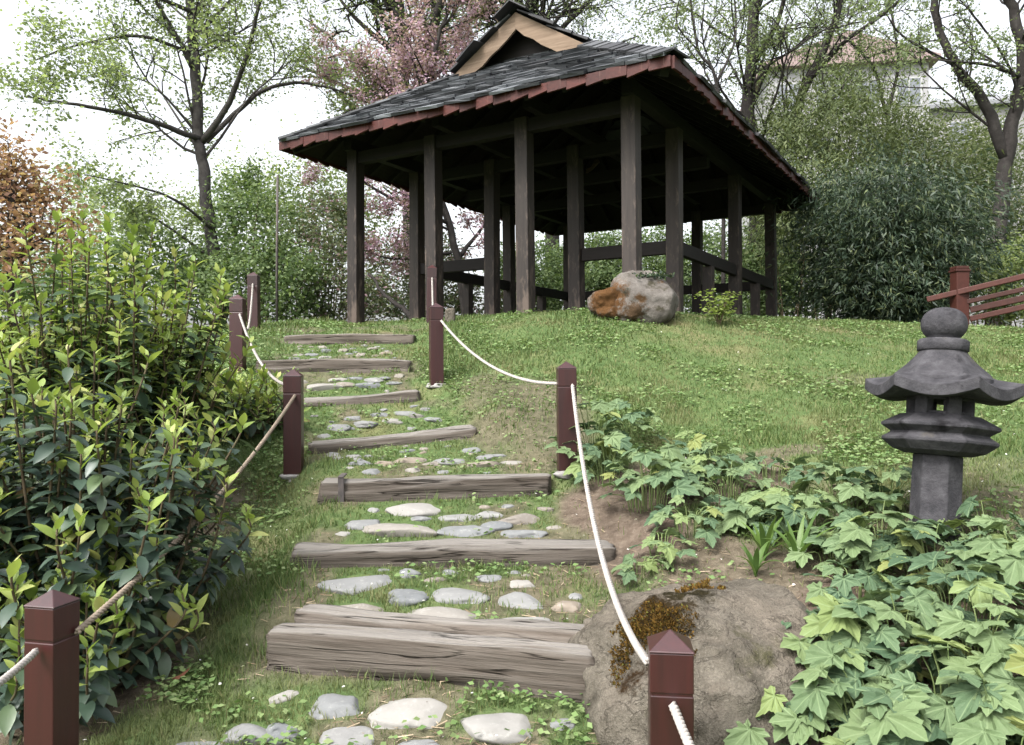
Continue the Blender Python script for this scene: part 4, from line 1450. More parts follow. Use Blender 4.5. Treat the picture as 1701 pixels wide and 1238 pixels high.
RT_ = [
    ('straight_tree', 'straight dark trunked tree rising beyond the right eave', [
        ([(1258, 400, 18), (1250, 250, 18), (1243, 180, 18), (1250, 60, 18), (1262, -60, 18)], .19, .12),
        ([(1250, 110, 18), (1290, 40, 17.6), (1312, -40, 17.3)], .07, .04), ([(1246, 160, 18), (1262, 90, 17), (1330, 40, 16.8)], .035, .015)], 21),
    ('forked_sapling', 'thin forked sapling next to the right corner of the roof', [
        ([(1200, 260, 16), (1188, 130, 16), (1160, 85, 16), (1150, 20, 16), (1142, -50, 16)], .045, .02),
        ([(1190, 140, 16), (1222, 60, 16.2), (1216, -40, 16.4)], .03, .015), ([(1160, 85, 16), (1125, 40, 15.8), (1130, -10, 15.6)], .02, .01)], 22),
    ('slanting_tree', 'slanting forked tree before the red roofed house', [
        ([(1262, 330, 19), (1300, 240, 19), (1345, 130, 19), (1385, 40, 19), (1410, -50, 19)], .15, .08),
        ([(1345, 135, 19), (1400, 72, 18.5), (1470, 22, 18), (1530, -30, 17.6)], .06, .03), ([(1310, 220, 19), (1300, 130, 19.5), (1330, 60, 20)], .03, .012)], 23),
    ('slim_forked_tree', 'slim bare forked tree in front of the gap between the two houses', [
        ([(1500, 330, 20), (1480, 225, 20), (1465, 165, 20), (1452, 115, 20), (1408, 66, 20), (1350, 30, 20)], .07, .025),
        ([(1474, 190, 20), (1492, 112, 20), (1484, 40, 20), (1470, -30, 20)], .045, .02), ([(1486, 80, 20), (1420, 105, 19.6), (1390, 130, 19.4)], .025, .01)], 24),
    ('spreading_tree', 'rugged dark tree forking widely at the right edge', [
        ([(1655, 430, 15), (1668, 300, 15), (1682, 200, 15), (1701, 105, 15), (1684, 30, 15), (1660, -50, 15)], .16, .08),
        ([(1670, 262, 15), (1640, 180, 15), (1590, 112, 15), (1562, 50, 15), (1545, -40, 15)], .11, .06),
        ([(1697, 128, 15), (1640, 108, 14.6), (1560, 100, 14.2)], .045, .015), ([(1701, 100, 15), (1730, 20, 15), (1760, -60, 15)], .07, .04),
        ([(1590, 112, 15), (1500, 60, 14.8), (1470, 20, 14.6)], .03, .01)], 25)]
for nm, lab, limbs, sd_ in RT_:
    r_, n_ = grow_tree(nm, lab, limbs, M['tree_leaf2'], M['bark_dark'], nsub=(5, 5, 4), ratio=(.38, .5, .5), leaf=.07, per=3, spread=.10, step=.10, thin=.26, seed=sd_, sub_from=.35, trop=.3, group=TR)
    LEAFCOUNT[nm] = n_
r_, n_ = grow_tree('copper_maple', 'copper orange maple behind the laurel at the left edge', [
    ([(20, 520, 8), (15, 430, 8), (30, 370, 8), (10, 310, 8)], .05, .02),
    ([(18, 440, 8), (70, 400, 8), (110, 370, 8.2)], .03, .008), ([(18, 430, 8), (-40, 380, 8), (-80, 330, 8)], .03, .008), ([(22, 400, 8), (60, 345, 8.2), (80, 330, 8.4)], .02, .008)],
    M['maple'], M['bark_dark'], nsub=(16, 7), ratio=(.5, .5), leaf=.06, per=6, spread=.11, step=.045, seed=31, sub_from=.2, minlen=.35)
LEAFCOUNT['maple'] = n_


# ------------------------------------------------------------------ shrubs and hedges
def shrub(name, label, blobs, n, leaf, mat, seed, group=None, leafT=LEAF4, cat='shrub', bark=None, hang=False, ragged=.35, crown='crown'):
    """blobs: (px, py, depth, rx px, ry px) lumps of foliage; stems run from the ground to each lump"""
    lr = np.random.default_rng(seed)
    A = np.array([b[3] * b[4] for b in blobs], float); A /= A.sum()
    C, NRM = [], []
    mb = MB()
    c0 = P(*blobs[0][:3])
    base = np.array([c0.x, c0.y, g1(c0.x, c0.y) - .05])
    for b, a_ in zip(blobs, A):
        c = np.array(P(*b[:3])); k = b[2] / F
        rad = np.array([b[3] * k, (b[3] + b[4]) * .5 * k, b[4] * k])
        m = int(n * a_)
        # sub-lumps over the surface of the lump
        q = max(int(m / 90), 4)
        dirs = lr.normal(0, 1, (q, 3)); dirs /= np.linalg.norm(dirs, axis=1)[:, None]
        cen = c + dirs * rad * lr.uniform(.35, 1.0, (q, 1)) ** .6
        pick = lr.integers(0, q, m)
        off = lr.normal(0, 1, (m, 3)) * rad.mean() * ragged * lr.uniform(.4, 1.1, q)[pick][:, None] * .75
        pts = cen[pick] + off
        C.append(pts); NRM.append((pts - c) / rad)
        gx_, gy_ = c[0] * .75 + base[0] * .25, c[1]
        gb = np.array([gx_, gy_, g1(gx_, gy_) - .05])
        for kk in range(4):
            e = cen[lr.integers(0, q)]
            mid = (gb + e) / 2 + lr.normal(0, .08, 3)
            mb.tube(smooth_poly([gb + lr.normal(0, .05, 3) * [1, 1, 0], mid, e], 4), np.linspace(.018, .005, 9), 4, False)
    C = np.concatenate(C); NR = np.concatenate(NRM)
    gl = gz(C[:, 0], C[:, 1])
    keep = C[:, 2] > gl + .02
    C, NR = C[keep], NR[keep]
    N = len(C)
    up = NR + randdir(N) * .9 + [0, 0, .4]
    ax = randdir(N, -.9, .3)
    if hang: ax[:, 2] = -np.abs(ax[:, 2]) - .3
    root = empty(name, base)
    inv = Matrix.Translation(-Vector(base))
    mb.build('stems', bark or M['twig'], root, True, matrix=inv)
    me = scatter_mesh(crown, *leafT, C, rot_from(ax, up), lr.uniform(.6, 1.3, N) * leaf)
    link(crown, me, root, mat, inv)
    tag(root, label, cat, group)
    return root


HG = 'shrubs along the back of the garden'
shrub('vine_shrub', 'bright green vine covered shrub behind the thin rusty pole', [(430, 380, 13.5, 70, 100), (410, 480, 13, 75, 70), (470, 470, 13, 70, 80), (400, 330, 14, 40, 60)], 12500, .075, M['hedge_leaf'], 41, HG)
shrub('vine_shrub', 'shrub of mixed green and dusty pink leaves left of the front left column', [(530, 440, 14, 60, 100), (560, 500, 13.5, 55, 50), (545, 370, 14.5, 45, 60), (620, 500, 14, 50, 50)], 9500, .07, M['hedge_leaf2'], 42, HG)
shrub('low_shrub', 'pale green shrub at the foot of the tall tree behind the laurel', [(260, 430, 14, 80, 60), (320, 470, 13.5, 70, 60), (180, 450, 14, 80, 60), (350, 420, 14.5, 50, 70)], 12000, .075, M['hedge_leaf'], 43, HG)
shrub('low_shrub', 'green shrub seen between the left columns of the pavilion', [(660, 470, 17, 70, 70), (740, 480, 17, 60, 60), (700, 420, 17.5, 60, 60), (800, 500, 17, 60, 40)], 11000, .08, M['hedge_leaf2'], 44, HG)
shrub('low_shrub', 'leafy hedge seen through the middle of the pavilion', [(880, 450, 19, 60, 60), (940, 440, 19.5, 60, 50), (900, 500, 18.5, 80, 40), (850, 470, 18.5, 40, 60)], 16000, .085, M['hedge_leaf'], 45, HG)
shrub('dense_hedge', 'bright green hedge under the right side eave behind the planted rock', [(1010, 430, 18.5, 60, 60), (1080, 440, 18, 70, 70), (1060, 490, 17.5, 90, 40), (1000, 480, 18, 60, 50)], 24000, .08, M['hedge_leaf'], 46, HG)
shrub('dense_hedge', 'green hedge between the right columns and the bamboo', [(1180, 440, 18, 70, 70), (1260, 450, 17.5, 70, 80), (1220, 500, 17, 90, 40), (1330, 470, 16.5, 60, 60), (1300, 400, 18, 60, 60)], 28000, .08, M['hedge_leaf'], 47, HG)
shrub('yellow_green_shrub', 'yellow green shrub behind the red bridge railing', [(1690, 470, 13, 60, 60), (1640, 490, 13, 50, 50), (1740, 480, 12.5, 60, 70), (1680, 420, 13.5, 40, 40), (1620, 450, 13.5, 40, 40)], 9000, .065, M['ivy'], 48)
shrub('low_shrub', 'pale green shrub behind the copper maple at the far left', [(60, 470, 15, 90, 70), (-40, 480, 14, 90, 80), (130, 480, 14.5, 60, 60)], 9000, .08, M['hedge_leaf'], 51, HG)
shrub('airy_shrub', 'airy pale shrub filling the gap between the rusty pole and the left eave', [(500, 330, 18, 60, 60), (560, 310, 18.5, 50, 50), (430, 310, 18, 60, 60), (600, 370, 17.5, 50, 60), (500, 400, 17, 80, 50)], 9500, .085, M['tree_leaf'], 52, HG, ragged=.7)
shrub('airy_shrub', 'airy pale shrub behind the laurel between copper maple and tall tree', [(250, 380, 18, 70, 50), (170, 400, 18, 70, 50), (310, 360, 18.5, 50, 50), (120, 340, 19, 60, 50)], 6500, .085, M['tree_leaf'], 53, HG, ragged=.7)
shrub('feathery_shrub', 'tall feathery light green foliage rising above the bamboo beside the right eave', [(1330, 260, 17, 60, 70), (1390, 210, 17, 70, 70), (1300, 320, 16.5, 60, 60), (1430, 260, 17.5, 70, 70), (1370, 330, 16, 90, 60), (1290, 240, 17, 40, 60), (1460, 200, 18, 50, 50), (1340, 190, 18, 60, 50), (1410, 150, 18.5, 60, 40), (1470, 230, 18, 50, 60), (1300, 380, 16, 50, 60)], 26000, .12, M['bamboo_light'], 49, None, LEAF_MID, hang=True, ragged=.6)
shrub('brushy_shrub', 'hazy olive brushwood at the foot of the forking tree by the right edge', [(1580, 290, 18, 70, 60), (1640, 340, 17.5, 60, 80), (1560, 370, 17, 70, 70), (1690, 380, 17, 50, 70), (1600, 220, 19, 60, 50), (1520, 250, 18, 50, 60), (1660, 260, 18, 60, 50)], 22000, .12, M['bamboo_light'], 50, None, LEAF_MID, ragged=.65)


def bamboo(name, label, px, py, d, n_culm, rad, H, n_leaf, seed):
    lr = np.random.default_rng(seed)
    b0 = P(px, py, d)
    base = np.array([b0.x, b0.y, g1(b0.x, b0.y)])
    mb = MB(); C = []; AX = []
    for k in range(n_culm):
        a_ = lr.uniform(0, 2 * np.pi); rr = rad * .45 * math.sqrt(lr.uniform())
        p0 = base + [rr * math.cos(a_), rr * math.sin(a_), 0]
        p0[2] = g1(p0[0], p0[1]) - .05
        lean = np.array([math.cos(a_), math.sin(a_), 0]) * lr.uniform(.1, 1.15) ** 1.2 * rad * 1.05
        h = H * (lr.uniform(.3, 1.0) if k % 7 else lr.uniform(.95, 1.18))
        p1 = p0 + [0, 0, h * .6] + lean * .3
        p2 = p0 + [0, 0, h * .95] + lean * .85
        p3 = p0 + [0, 0, h * .9] + lean * 1.35
        pts = smooth_poly([p0, p1, p2, p3], 6)
        mb.tube(pts, np.linspace(.014, .004, len(pts)), 5, False)
        m = n_leaf // n_culm
        t = lr.uniform(.03, 1, m) ** .8 * (len(pts) - 1)
        i = np.minimum(t.astype(int), len(pts) - 2)
        c = pts[i] + (pts[i + 1] - pts[i]) * (t - i)[:, None]
        # leaves hang in tufts on short side twigs
        tw = lr.normal(0, 1, (max(m // 22, 1), 3)) * [.34, .34, .22]
        c = c + tw[lr.integers(0, len(tw), m)] * lr.uniform(.6, 1.2, (m, 1)) + lr.normal(0, .05, (m, 3))
        C.append(c)
        ax = np.array([math.cos(a_), math.sin(a_), 0]) * .5 + lr.normal(0, .6, (m, 3)); ax[:, 2] -= .55
        AX.append(ax)
    C = np.concatenate(C); AX = np.concatenate(AX)
    keep = C[:, 2] > gz(C[:, 0], C[:, 1]) + .02
    C, AX = C[keep], AX[keep]
    root = empty(name, base)
    inv = Matrix.Translation(-Vector(base))
    mb.build('culms', M['stem'], root, True, matrix=inv)
    me = scatter_mesh('crown', *LEAF_BAM, C, rot_from(AX, randdir(len(C), .1, 1)), lr.uniform(.6, 1.5, len(C)) * .10)
    link('crown', me, root, M['bamboo_dark'], inv)
    tag(root, label, 'bamboo')


bamboo('bamboo_clump', 'dense dark bamboo clump right of the pavilion', 1478, 520, 12.3, 120, .72, 2.2, 90000, 61)
# ivy leaves on the ivy tree's trunk are part of the crown; the bare leaning branch by the cherry
bp = [P(612, 455, 13), P(640, 490, 12.8), P(668, 512, 12.6), P(700, 542, 12.4)]
mb = MB().tube(smooth_poly([tuple(p) for p in bp], 5, .01), np.linspace(.022, .05, 16), 6)
o = mb.build('fallen_branch', M['bark_dark'], None, True)
tag(o, 'bare dark branch leaning diagonally beside the front left column', 'branch')
pp = P(460, 536, 11.6)
mb = MB().tube([(0, 0, -.1), (0.0, 0, 1.1), (.01, 0, 2.22)], [.02, .019, .017], 8)
o = mb.build('garden_pole', M['iron'], None, True, matrix=Matrix.Translation((pp.x, pp.y, g1(pp.x, pp.y))))
tag(o, 'thin rusty upright pole among the vines left of the pavilion', 'pole')

# ------------------------------------------------------------------ laurel bushes
lau_proto = {}
for key, mt in (('old', 'laurel_old'), ('mid', 'laurel_mid'), ('new', 'laurel_new')):
    m_ = np_mesh('leaf', LEAF_LAUREL[0], LEAF_LAUREL[1], True); m_.materials.append(M[mt]); lau_proto[key] = m_


def laurel(name, label, cx, cy, rx, ry, ztop, n_stem, seed, own=300, zlow=.12, old='old', big=1.0, droop=.45, reach=.95):
    lr = np.random.default_rng(seed)
    gb = g1(cx, cy)
    H = CZ + ztop - gb
    mb = MB()
    rec = []     # (pos, axis, up, size, new)
    for k in range(n_stem):
        a_ = lr.uniform(0, 2 * np.pi); u = lr.uniform(-.25, 1) ** 1
        el = math.asin(max(min(u, 1), -.25))
        rr = lr.uniform(.55, 1.0) if lr.uniform() < .7 else lr.uniform(.2, .7)
        tip = np.array([cx + rx * math.cos(a_) * math.cos(el) * rr, cy + ry * math.sin(a_) * math.cos(el) * rr, gb + H * .42 + H * .58 * math.sin(el) * (rr if u > 0 else 1) + lr.normal(0, .06)])
        tip[2] = max(tip[2], g1(tip[0], tip[1]) + zlow)
        b = np.array([cx + lr.normal(0, .16) * rx + (tip[0] - cx) * .25, cy + lr.normal(0, .16) * ry + (tip[1] - cy) * .25, 0]); b[2] = g1(b[0], b[1])
        mid = (b * .45 + tip * .55); mid[2] = b[2] + (tip[2] - b[2]) * .38
        mid[:2] += lr.normal(0, .05, 2)
        tip2 = tip + [0, 0, .10]
        pts = smooth_poly([b, mid, tip, tip2], 8)
        L = np.linalg.norm(np.diff(pts, axis=0), axis=1).sum()
        mb.tube(pts, np.linspace(.008, .003, len(pts)), 5, False)
        seg = np.concatenate([[0], np.cumsum(np.linalg.norm(np.diff(pts, axis=0), axis=1))])
        n_leaf = int(min(L * .75, .95) / .021)
        ph = lr.uniform(0, 6)
        for i in range(n_leaf):
            s_ = L - .008 - i * .021 * lr.uniform(.85, 1.15)
            if s_ < L * .15: break
            p = np.array([np.interp(s_, seg, pts[:, j]) for j in range(3)])
            p1 = np.array([np.interp(min(s_ + .03, L), seg, pts[:, j]) for j in range(3)])
            p0 = np.array([np.interp(max(s_ - .03, 0), seg, pts[:, j]) for j in range(3)])
            tan = p1 - p0; tan /= np.linalg.norm(tan)
            ph += 2.4 + lr.normal(0, .25)
            ref = np.cross(tan, [.3, .95, .1]); ref /= np.linalg.norm(ref); r2 = np.cross(tan, ref)
            rad = math.cos(ph) * ref + math.sin(ph) * r2
            nw = i < n_leaf_new
            if nw:
                op = .38 + i * .09; sz = lr.uniform(.06, .10) * (1 if i > 1 else .7)
            else:
                op = lr.uniform(1.05, 1.6); sz = lr.uniform(.065, .125) * big
            ax = tan * math.cos(op) + rad * math.sin(op)
            if not nw: ax[2] -= lr.uniform(0, droop)
            ax += lr.normal(0, .12, 3)
            upv = tan * .8 + np.array([0, 0, .5]) - rad * .3 + lr.normal(0, .2, 3)
            rec.append((p, ax, upv, sz, nw))
    C = np.array([r_[0] for r_ in rec]); AX = np.array([r_[1] for r_ in rec]); UP = np.array([r_[2] for r_ in rec]); S = np.array([r_[3] for r_ in rec]); NW = np.array([r_[4] for r_ in rec])
    kp = C[:, 2] > gz(C[:, 0], C[:, 1]) + .03
    C, AX, UP, S, NW = C[kp], AX[kp], UP[kp], S[kp], NW[kp]
    RM = rot_from(AX, UP)
    # leaves that show largest: nearest ones whose pixel lies in the picture
    px = C[:, 0] / C[:, 1] * F + 850; py = 619 - (C[:, 2] - CZ) / C[:, 1] * F
    score = S / np.linalg.norm(C - [0, 0, CZ], axis=1) * ((px > 5) & (py < 1230) & (py > 5)) * (1 + .6 * NW)
    # visible-ish: front-most in coarse screen cells
    order = np.argsort(-score)
    cells = {}
    chosen = []
    for i in order:
        key = (int(px[i] // 9), int(py[i] // 9))
        if key in cells or score[i] <= 0: continue
        cells[key] = 1; chosen.append(i)
        if len(chosen) >= own: break
    mask = np.zeros(len(C), bool); mask[chosen] = True
    base = Vector((cx, cy, gb))
    root = empty(name, base)
    inv = Matrix.Translation(-base)
    mb.build('stems', M['twig'], root, True, matrix=inv)
    for i in chosen:
        Mx = Matrix([[*(RM[i][r] * S[i]), C[i][r] - base[r]] for r in range(3)] + [[0, 0, 0, 1]])
        link('leaf', lau_proto['new' if NW[i] else old], root, None, Mx)
    for key, sel in (('old', ~mask & ~NW), ('new', ~mask & NW)):
        me = scatter_mesh('foliage', *LEAF_LAUREL, C[sel], RM[sel], S[sel], True)
        o = link('foliage', me, root, M['laurel_' + (old if key == 'old' else key)], inv)
        o['kind'] = 'stuff'
    tag(root, label, 'bush', 'laurel bushes left of the path')
    return len(C)


n_leaf_new = 5
LEAFCOUNT['laurelA'] = laurel('laurel_bush', 'dark glossy laurel bush close by the nearest left post', -1.95, 3.35, .82, .74, .08, 165, 71)
n_leaf_new = 13
LEAFCOUNT['laurelB'] = laurel('laurel_bush', 'tall laurel bush full of yellow green shoots behind the dark one', -2.56, 4.7, 1.0, .95, .93, 260, 72, old='mid', big=1.1)
n_leaf_new = 7
LEAFCOUNT['laurelD'] = laurel('laurel_bush', 'lowest dark laurel sprouting round the foot of the nearest left post', -1.72, 2.95, .52, .38, -.62, 80, 74)
n_leaf_new = 8
LEAFCOUNT['laurelC'] = laurel('laurel_bush', 'low laurel with light shoots beside the left post above the footed one', -2.05, 5.9, .50, .42, -.06, 70, 73, old='mid', big=.9)

# ------------------------------------------------------------------ lobed-leaf perennials
lob = [lobed(k) for k in range(6)]


def perennial(px, py, spread, H, n, size, label, seed):
    lr = random.Random(seed)
    b = hit(px, py)
    root = empty('lobed_perennial', b)
    mb = MB()
    for i in range(n):
        a_ = i * 2.4 + lr.uniform(-.5, .5)
        q = math.sqrt((i + .6) / n)
        rr = spread * q * lr.uniform(.8, 1.1)
        h = H * (1.0 - .6 * q * q) * lr.uniform(.25 if i % 3 == 0 else .6, 1.1)
        e = Vector((rr * math.cos(a_), rr * math.sin(a_), 0))
        gzv = g1(b.x + e.x, b.y + e.y) - b.z
        e.z = max(h, gzv + .05)
        bs = Vector((e.x * .45, e.y * .45, -.02)); bs.z += g1(b.x + bs.x, b.y + bs.y) - b.z
        m_ = (bs + e) / 2 + Vector((-e.x * .15, -e.y * .15, .04))
        mb.tube(smooth_poly([tuple(bs), tuple(m_), tuple(e)], 3), np.linspace(.0032, .0022, 7), 4, False)
        out = Vector((math.cos(a_ + lr.gauss(0, .35)), math.sin(a_ + lr.gauss(0, .35)), lr.uniform(-.7, .15)))
        # leaf: Y axis outward, Z up
        y = out.normalized(); z = (Vector((lr.gauss(0, .32), lr.gauss(0, .32) - .15, 1)) - y * y.z).normalized()
        x = y.cross(z).normalized(); z = x.cross(y)
        sz = size * lr.uniform(.68, 1.28)
        Mx = Matrix.Translation(e) @ Matrix((x, y, z)).transposed().to_4x4() @ Matrix.Scale(sz, 4)
        link('leaf', lob[lr.randrange(6)], root, None, Mx)
    mb.build('stems', M['stem'], root, True)
    tag(root, label, 'plant', 'lobed leaf perennials on the slope')


PER = [
    (985, 775, .24, .40, 26, .125, 'lobed plant climbing against the half hidden right post'),
    (1045, 735, .22, .30, 20, .12, 'lobed plant on the upper edge just right of the half hidden post'),
    (1075, 845, .26, .36, 26, .13, 'rounded lobed plant in front of the half hidden post beside bare earth'),
    (1010, 800, .18, .28, 16, .12, 'small lobed plant squeezed behind the long sagging rope'),
    (1150, 775, .24, .22, 20, .12, 'low lobed plant at the lawn edge between post and lantern'),
    (1210, 835, .24, .22, 22, .12, 'lobed plant in the middle of the earth strip before the lawn'),
    (1150, 885, .20, .16, 14, .10, 'flat small leaved plant above the big boulder'),
    (1280, 800, .20, .16, 14, .11, 'flat lobed plant along the lawn edge left of the lantern'),
    (1330, 885, .24, .24, 22, .13, 'lobed plant just behind the green strap leaves'),
    (1400, 850, .24, .26, 22, .13, 'tall lobed plant at the lawn edge short of the lantern'),
    (1460, 930, .24, .26, 24, .135, 'lobed plant before the left foot of the lantern'),
    (1475, 850, .20, .26, 18, .13, 'lobed plant behind the left side of the lantern shaft'),
    (1545, 965, .24, .24, 22, .14, 'lobed plant directly in front of the lantern shaft'),
    (1640, 920, .24, .24, 20, .135, 'lobed plant right behind the lantern foot at the lawn'),
    (1690, 985, .24, .26, 22, .14, 'lobed plant at the right edge level with the lantern foot'),
    (1600, 1030, .22, .22, 18, .14, 'lobed plant two leaves below the lantern foot'),
    (1420, 1000, .18, .16, 12, .13, 'low lobed plant over the back of the big boulder'),
    (1420, 1110, .22, .22, 20, .15, 'lobed plant overhanging the right flank of the big boulder'),
    (1330, 1150, .14, .20, 9, .13, 'small pale lobed plant sticking out over the boulder face'),
    (1500, 1090, .22, .22, 20, .15, 'big leaved lobed plant in the middle of the lower right bed'),
    (1640, 1120, .24, .24, 22, .15, 'big leaved lobed plant at the right edge of the lower bed'),
    (1330, 1250, .22, .20, 16, .16, 'lobed plant at the bottom edge right of the nearest right post'),
    (1450, 1230, .24, .24, 22, .16, 'big leaved lobed plant at the bottom edge in the middle of the bed'),
    (1580, 1220, .24, .24, 22, .16, 'big leaved lobed plant at the bottom edge near the corner'),
    (1700, 1230, .24, .26, 22, .16, 'big leaved lobed plant filling the lower right corner'),
    (1560, 1330, .26, .24, 20, .16, 'lobed plant rising from below the bottom edge right of the middle'),
    (1680, 1340, .26, .24, 20, .16, 'lobed plant rising from below the bottom edge at the corner'),
    (1240, 1240, .14, .12, 10, .13, 'low lobed plant at the foot of the boulder close to the nearest right post'),
    (1120, 820, .20, .24, 20, .12, 'lobed plant between the rounded one and the lawn edge'),
    (1250, 880, .20, .18, 16, .115, 'low lobed plant just left of the green strap leaves'),
    (1185, 800, .18, .2, 14, .11, 'lobed plant at the lawn edge behind the earth strip'),
    (1390, 940, .18, .2, 16, .125, 'lobed plant between strap leaves and lantern foot'),
    (1065, 960, .12, .10, 8, .085, 'tiny yellowish plant at the upper left of the big boulder'),
    (1100, 925, .14, .12, 10, .09, 'small plant on bare earth above the big boulder')]
for i, p in enumerate(PER): perennial(*p[:4], int(p[4] * 1.25), p[5] * 1.03, p[6], seed=300 + i)


def strap_plant(px, py, n, L, label, seed):
    lr = random.Random(seed)
    b = hit(px, py)
    root = empty('strap_leaf_plant', b)
    tag(root, label, 'plant', 'strap leaved plants')
    for i in range(n):
        a_ = i * 2.4 + lr.uniform(-.3, .3)
        l_ = L * lr.uniform(.7, 1.1); lean = lr.uniform(.25, .9)
        mb = MB()
        k = 8
        for j in range(k + 1):
            t = j / k
            th = 1.45 - lean * t * 1.9
            if j == 0: p = Vector((0, 0, 0)); 
            else: p = p + Vector((math.cos(a_) * math.cos(th), math.sin(a_) * math.cos(th), math.sin(th))) * l_ / k
            w = .014 * (math.sin(math.pi * min(t * .9 + .1, 1)) * .9 + .05)
            sx = Vector((-math.sin(a_), math.cos(a_), 0)) * w
            mb.v += [tuple(p - sx + Vector((0, 0, w * .4))), tuple(p), tuple(p + sx + Vector((0, 0, w * .4)))]
        for j in range(k):
            q = j * 3
            mb.f += [(q, q + 1, q + 4, q + 3), (q + 1, q + 2, q + 5, q + 4)]
        mb.build('leaf', M['strap_leaf'], root, True)


strap_plant(1270, 935, 9, .26, 'left clump of bright green strap leaves above the big boulder', 1)
strap_plant(1325, 945, 10, .28, 'right clump of bright green strap leaves above the big boulder', 2)
strap_plant(1255, 960, 7, .18, 'lowest clump of strap leaves arching over bare earth', 3)

# maple seedling on the crest
b0 = P(1195, 512, 8.0); b0.z = g1(b0.x, b0.y)
root = empty('maple_seedling', b0)
mb = MB(); lv = []
lr = random.Random(4)
for i in range(14):
    a_ = lr.uniform(0, 6.28); rr = lr.uniform(.08, .30); h = lr.uniform(.14, .48)
    e = Vector((rr * math.cos(a_), rr * math.sin(a_) * .7, h))
    pts = smooth_poly([(0, 0, 0), tuple(e * .5 + Vector((0, 0, .06))), tuple(e)], 4)
    mb.tube(pts, np.linspace(.006, .002, len(pts)), 4, False)
    for k in range(26):
        t = lr.uniform(.45, 1)
        p = pts[int(t * (len(pts) - 1))]
        lv.append(p + np.array([lr.gauss(0, .045), lr.gauss(0, .04), lr.gauss(0, .015)]))
lv = np.array(lv)
mb.build('stems', M['twig'], root, True)
me = scatter_mesh('crown', *LEAF4, lv, rot_from(randdir(len(lv), -.4, .1), randdir(len(lv), .6, 1)), rng.uniform(.035, .06, len(lv)))
link('crown', me, root, M['seedling'])
tag(root, 'small light green maple seedling beside the planted rock', 'plant')
# tuft planted in the rock's hollow
tuft = empty('rock_tuft', rk.location + Vector((.09, -.1, .26)))
tag(tuft, 'small grey green tuft growing in the hollow of the crest rock', 'plant')
c_ = rng.normal(0, 1, (260, 3)) * [.10, .06, .012] + [0, 0, .115]
me = scatter_mesh('leaves', *LEAF4, c_, rot_from(randdir(260, -.1, .9), randdir(260, .2, 1)), rng.uniform(.03, .05, 260))
link('leaves', me, tuft, M['bamboo_dark'])

# moss on the boulder
MC = np.concatenate(MC); MN = np.concatenate(MN)
bi = np.array(b_main.matrix_basis.inverted())
MCl = MC @ bi[:3, :3].T + bi[:3, 3]
MNl = MN @ bi[:3, :3].T
me = scatter_mesh('moss', *LEAF4, MCl - MNl * .003, rot_from(MNl + randdir(len(MC)) * .7, randdir(len(MC))), rng.uniform(.006, .013, len(MC)))
M['moss'] = leaf_mat('orange_moss', [(0, (.04, .028, .01)), (.5, (.11, .062, .016)), (.85, (.16, .09, .022)), (1, (.11, .11, .03))], .9, .2, .05)
mo = link('moss', me, b_main, M['moss']); mo['kind'] = 'stuff'

# ------------------------------------------------------------------ red bridge railing
bp = P(1594, 560, 10.2); bp.z = g1(bp.x, bp.y)
br = empty('bridge_railing', bp)
tag(br, 'red painted bridge railing behind the stone lantern', 'railing')
zt = P(1594, 452, 10.2).z - bp.z
mb = MB().box((0, 0, zt / 2 - .1), (.165, .165, zt + .2)); po = mb.build('post', M['red_rail'], br, bevel=.006)
mb = MB().box((0, 0, zt + .012), (.19, .19, .03)).box((0, 0, zt + .05), (.165, .165, .04)); mb.build('post_cap', M['red_rail'], po, bevel=.006)
q = lambda px, py, d: P(px, py, d) - bp
for (a_, b_, w, h) in ((q(1540, 498, 10.35), q(1740, 450, 9.6), .07, .07), (q(1605, 502, 10.15), q(1740, 472, 9.6), .06, .06), (q(1612, 515, 10.15), q(1740, 487, 9.6), .05, .08), (q(1612, 530, 10.15), q(1740, 501, 9.6), .05, .07)):
    MB().bar(a_, b_, w, h).build('rail', M['red_rail'], br, bevel=.008)
e_ = q(1735, 560, 9.6); e_.z = g1(e_.x + bp.x, e_.y + bp.y) - bp.z
MB().box((e_.x, e_.y, e_.z + .45), (.2, .2, 1.2)).build('post', M['red_rail'], br, bevel=.006)

# ------------------------------------------------------------------ far buildings
s = NM('painted_render'); n1 = s.noise(s.coord('Object'), .6, 4)
M['wall_white'] = s.surf(s.ramp(n1, [(.3, (.24, .235, .245)), (.7, (.30, .295, .305))]), .9)
s = NM('tan_render'); n1 = s.noise(s.coord('Object'), .5, 4)
M['wall_grey'] = s.surf(s.ramp(n1, [(.3, (.19, .19, .195)), (.7, (.25, .245, .24))]), .9)
s = NM('ochre_band'); M['ochre'] = s.surf((.25, .165, .095), .9)
s = NM('red_tiles'); wv = s.n('ShaderNodeTexWave', {'Vector': s.coord('Object'), 'Scale': 3.0, 'Distortion': 1.0}).outputs['Fac']
M['tiles'] = s.surf(s.ramp(wv, [(.2, (.22, .165, .16)), (.8, (.28, .21, .205))]), .85)  # distance haze put into the colour: tile red faded
s = NM('grey_roof'); M['grey_roof'] = s.surf((.17, .175, .185), .7)
s = NM('window_glass'); M['glass'] = s.surf((.14, .15, .17), .2, None, .6)  # panes lightened, distance haze put into the colour
s = NM('window_frame'); M['frame'] = s.surf((.35, .35, .35), .6)


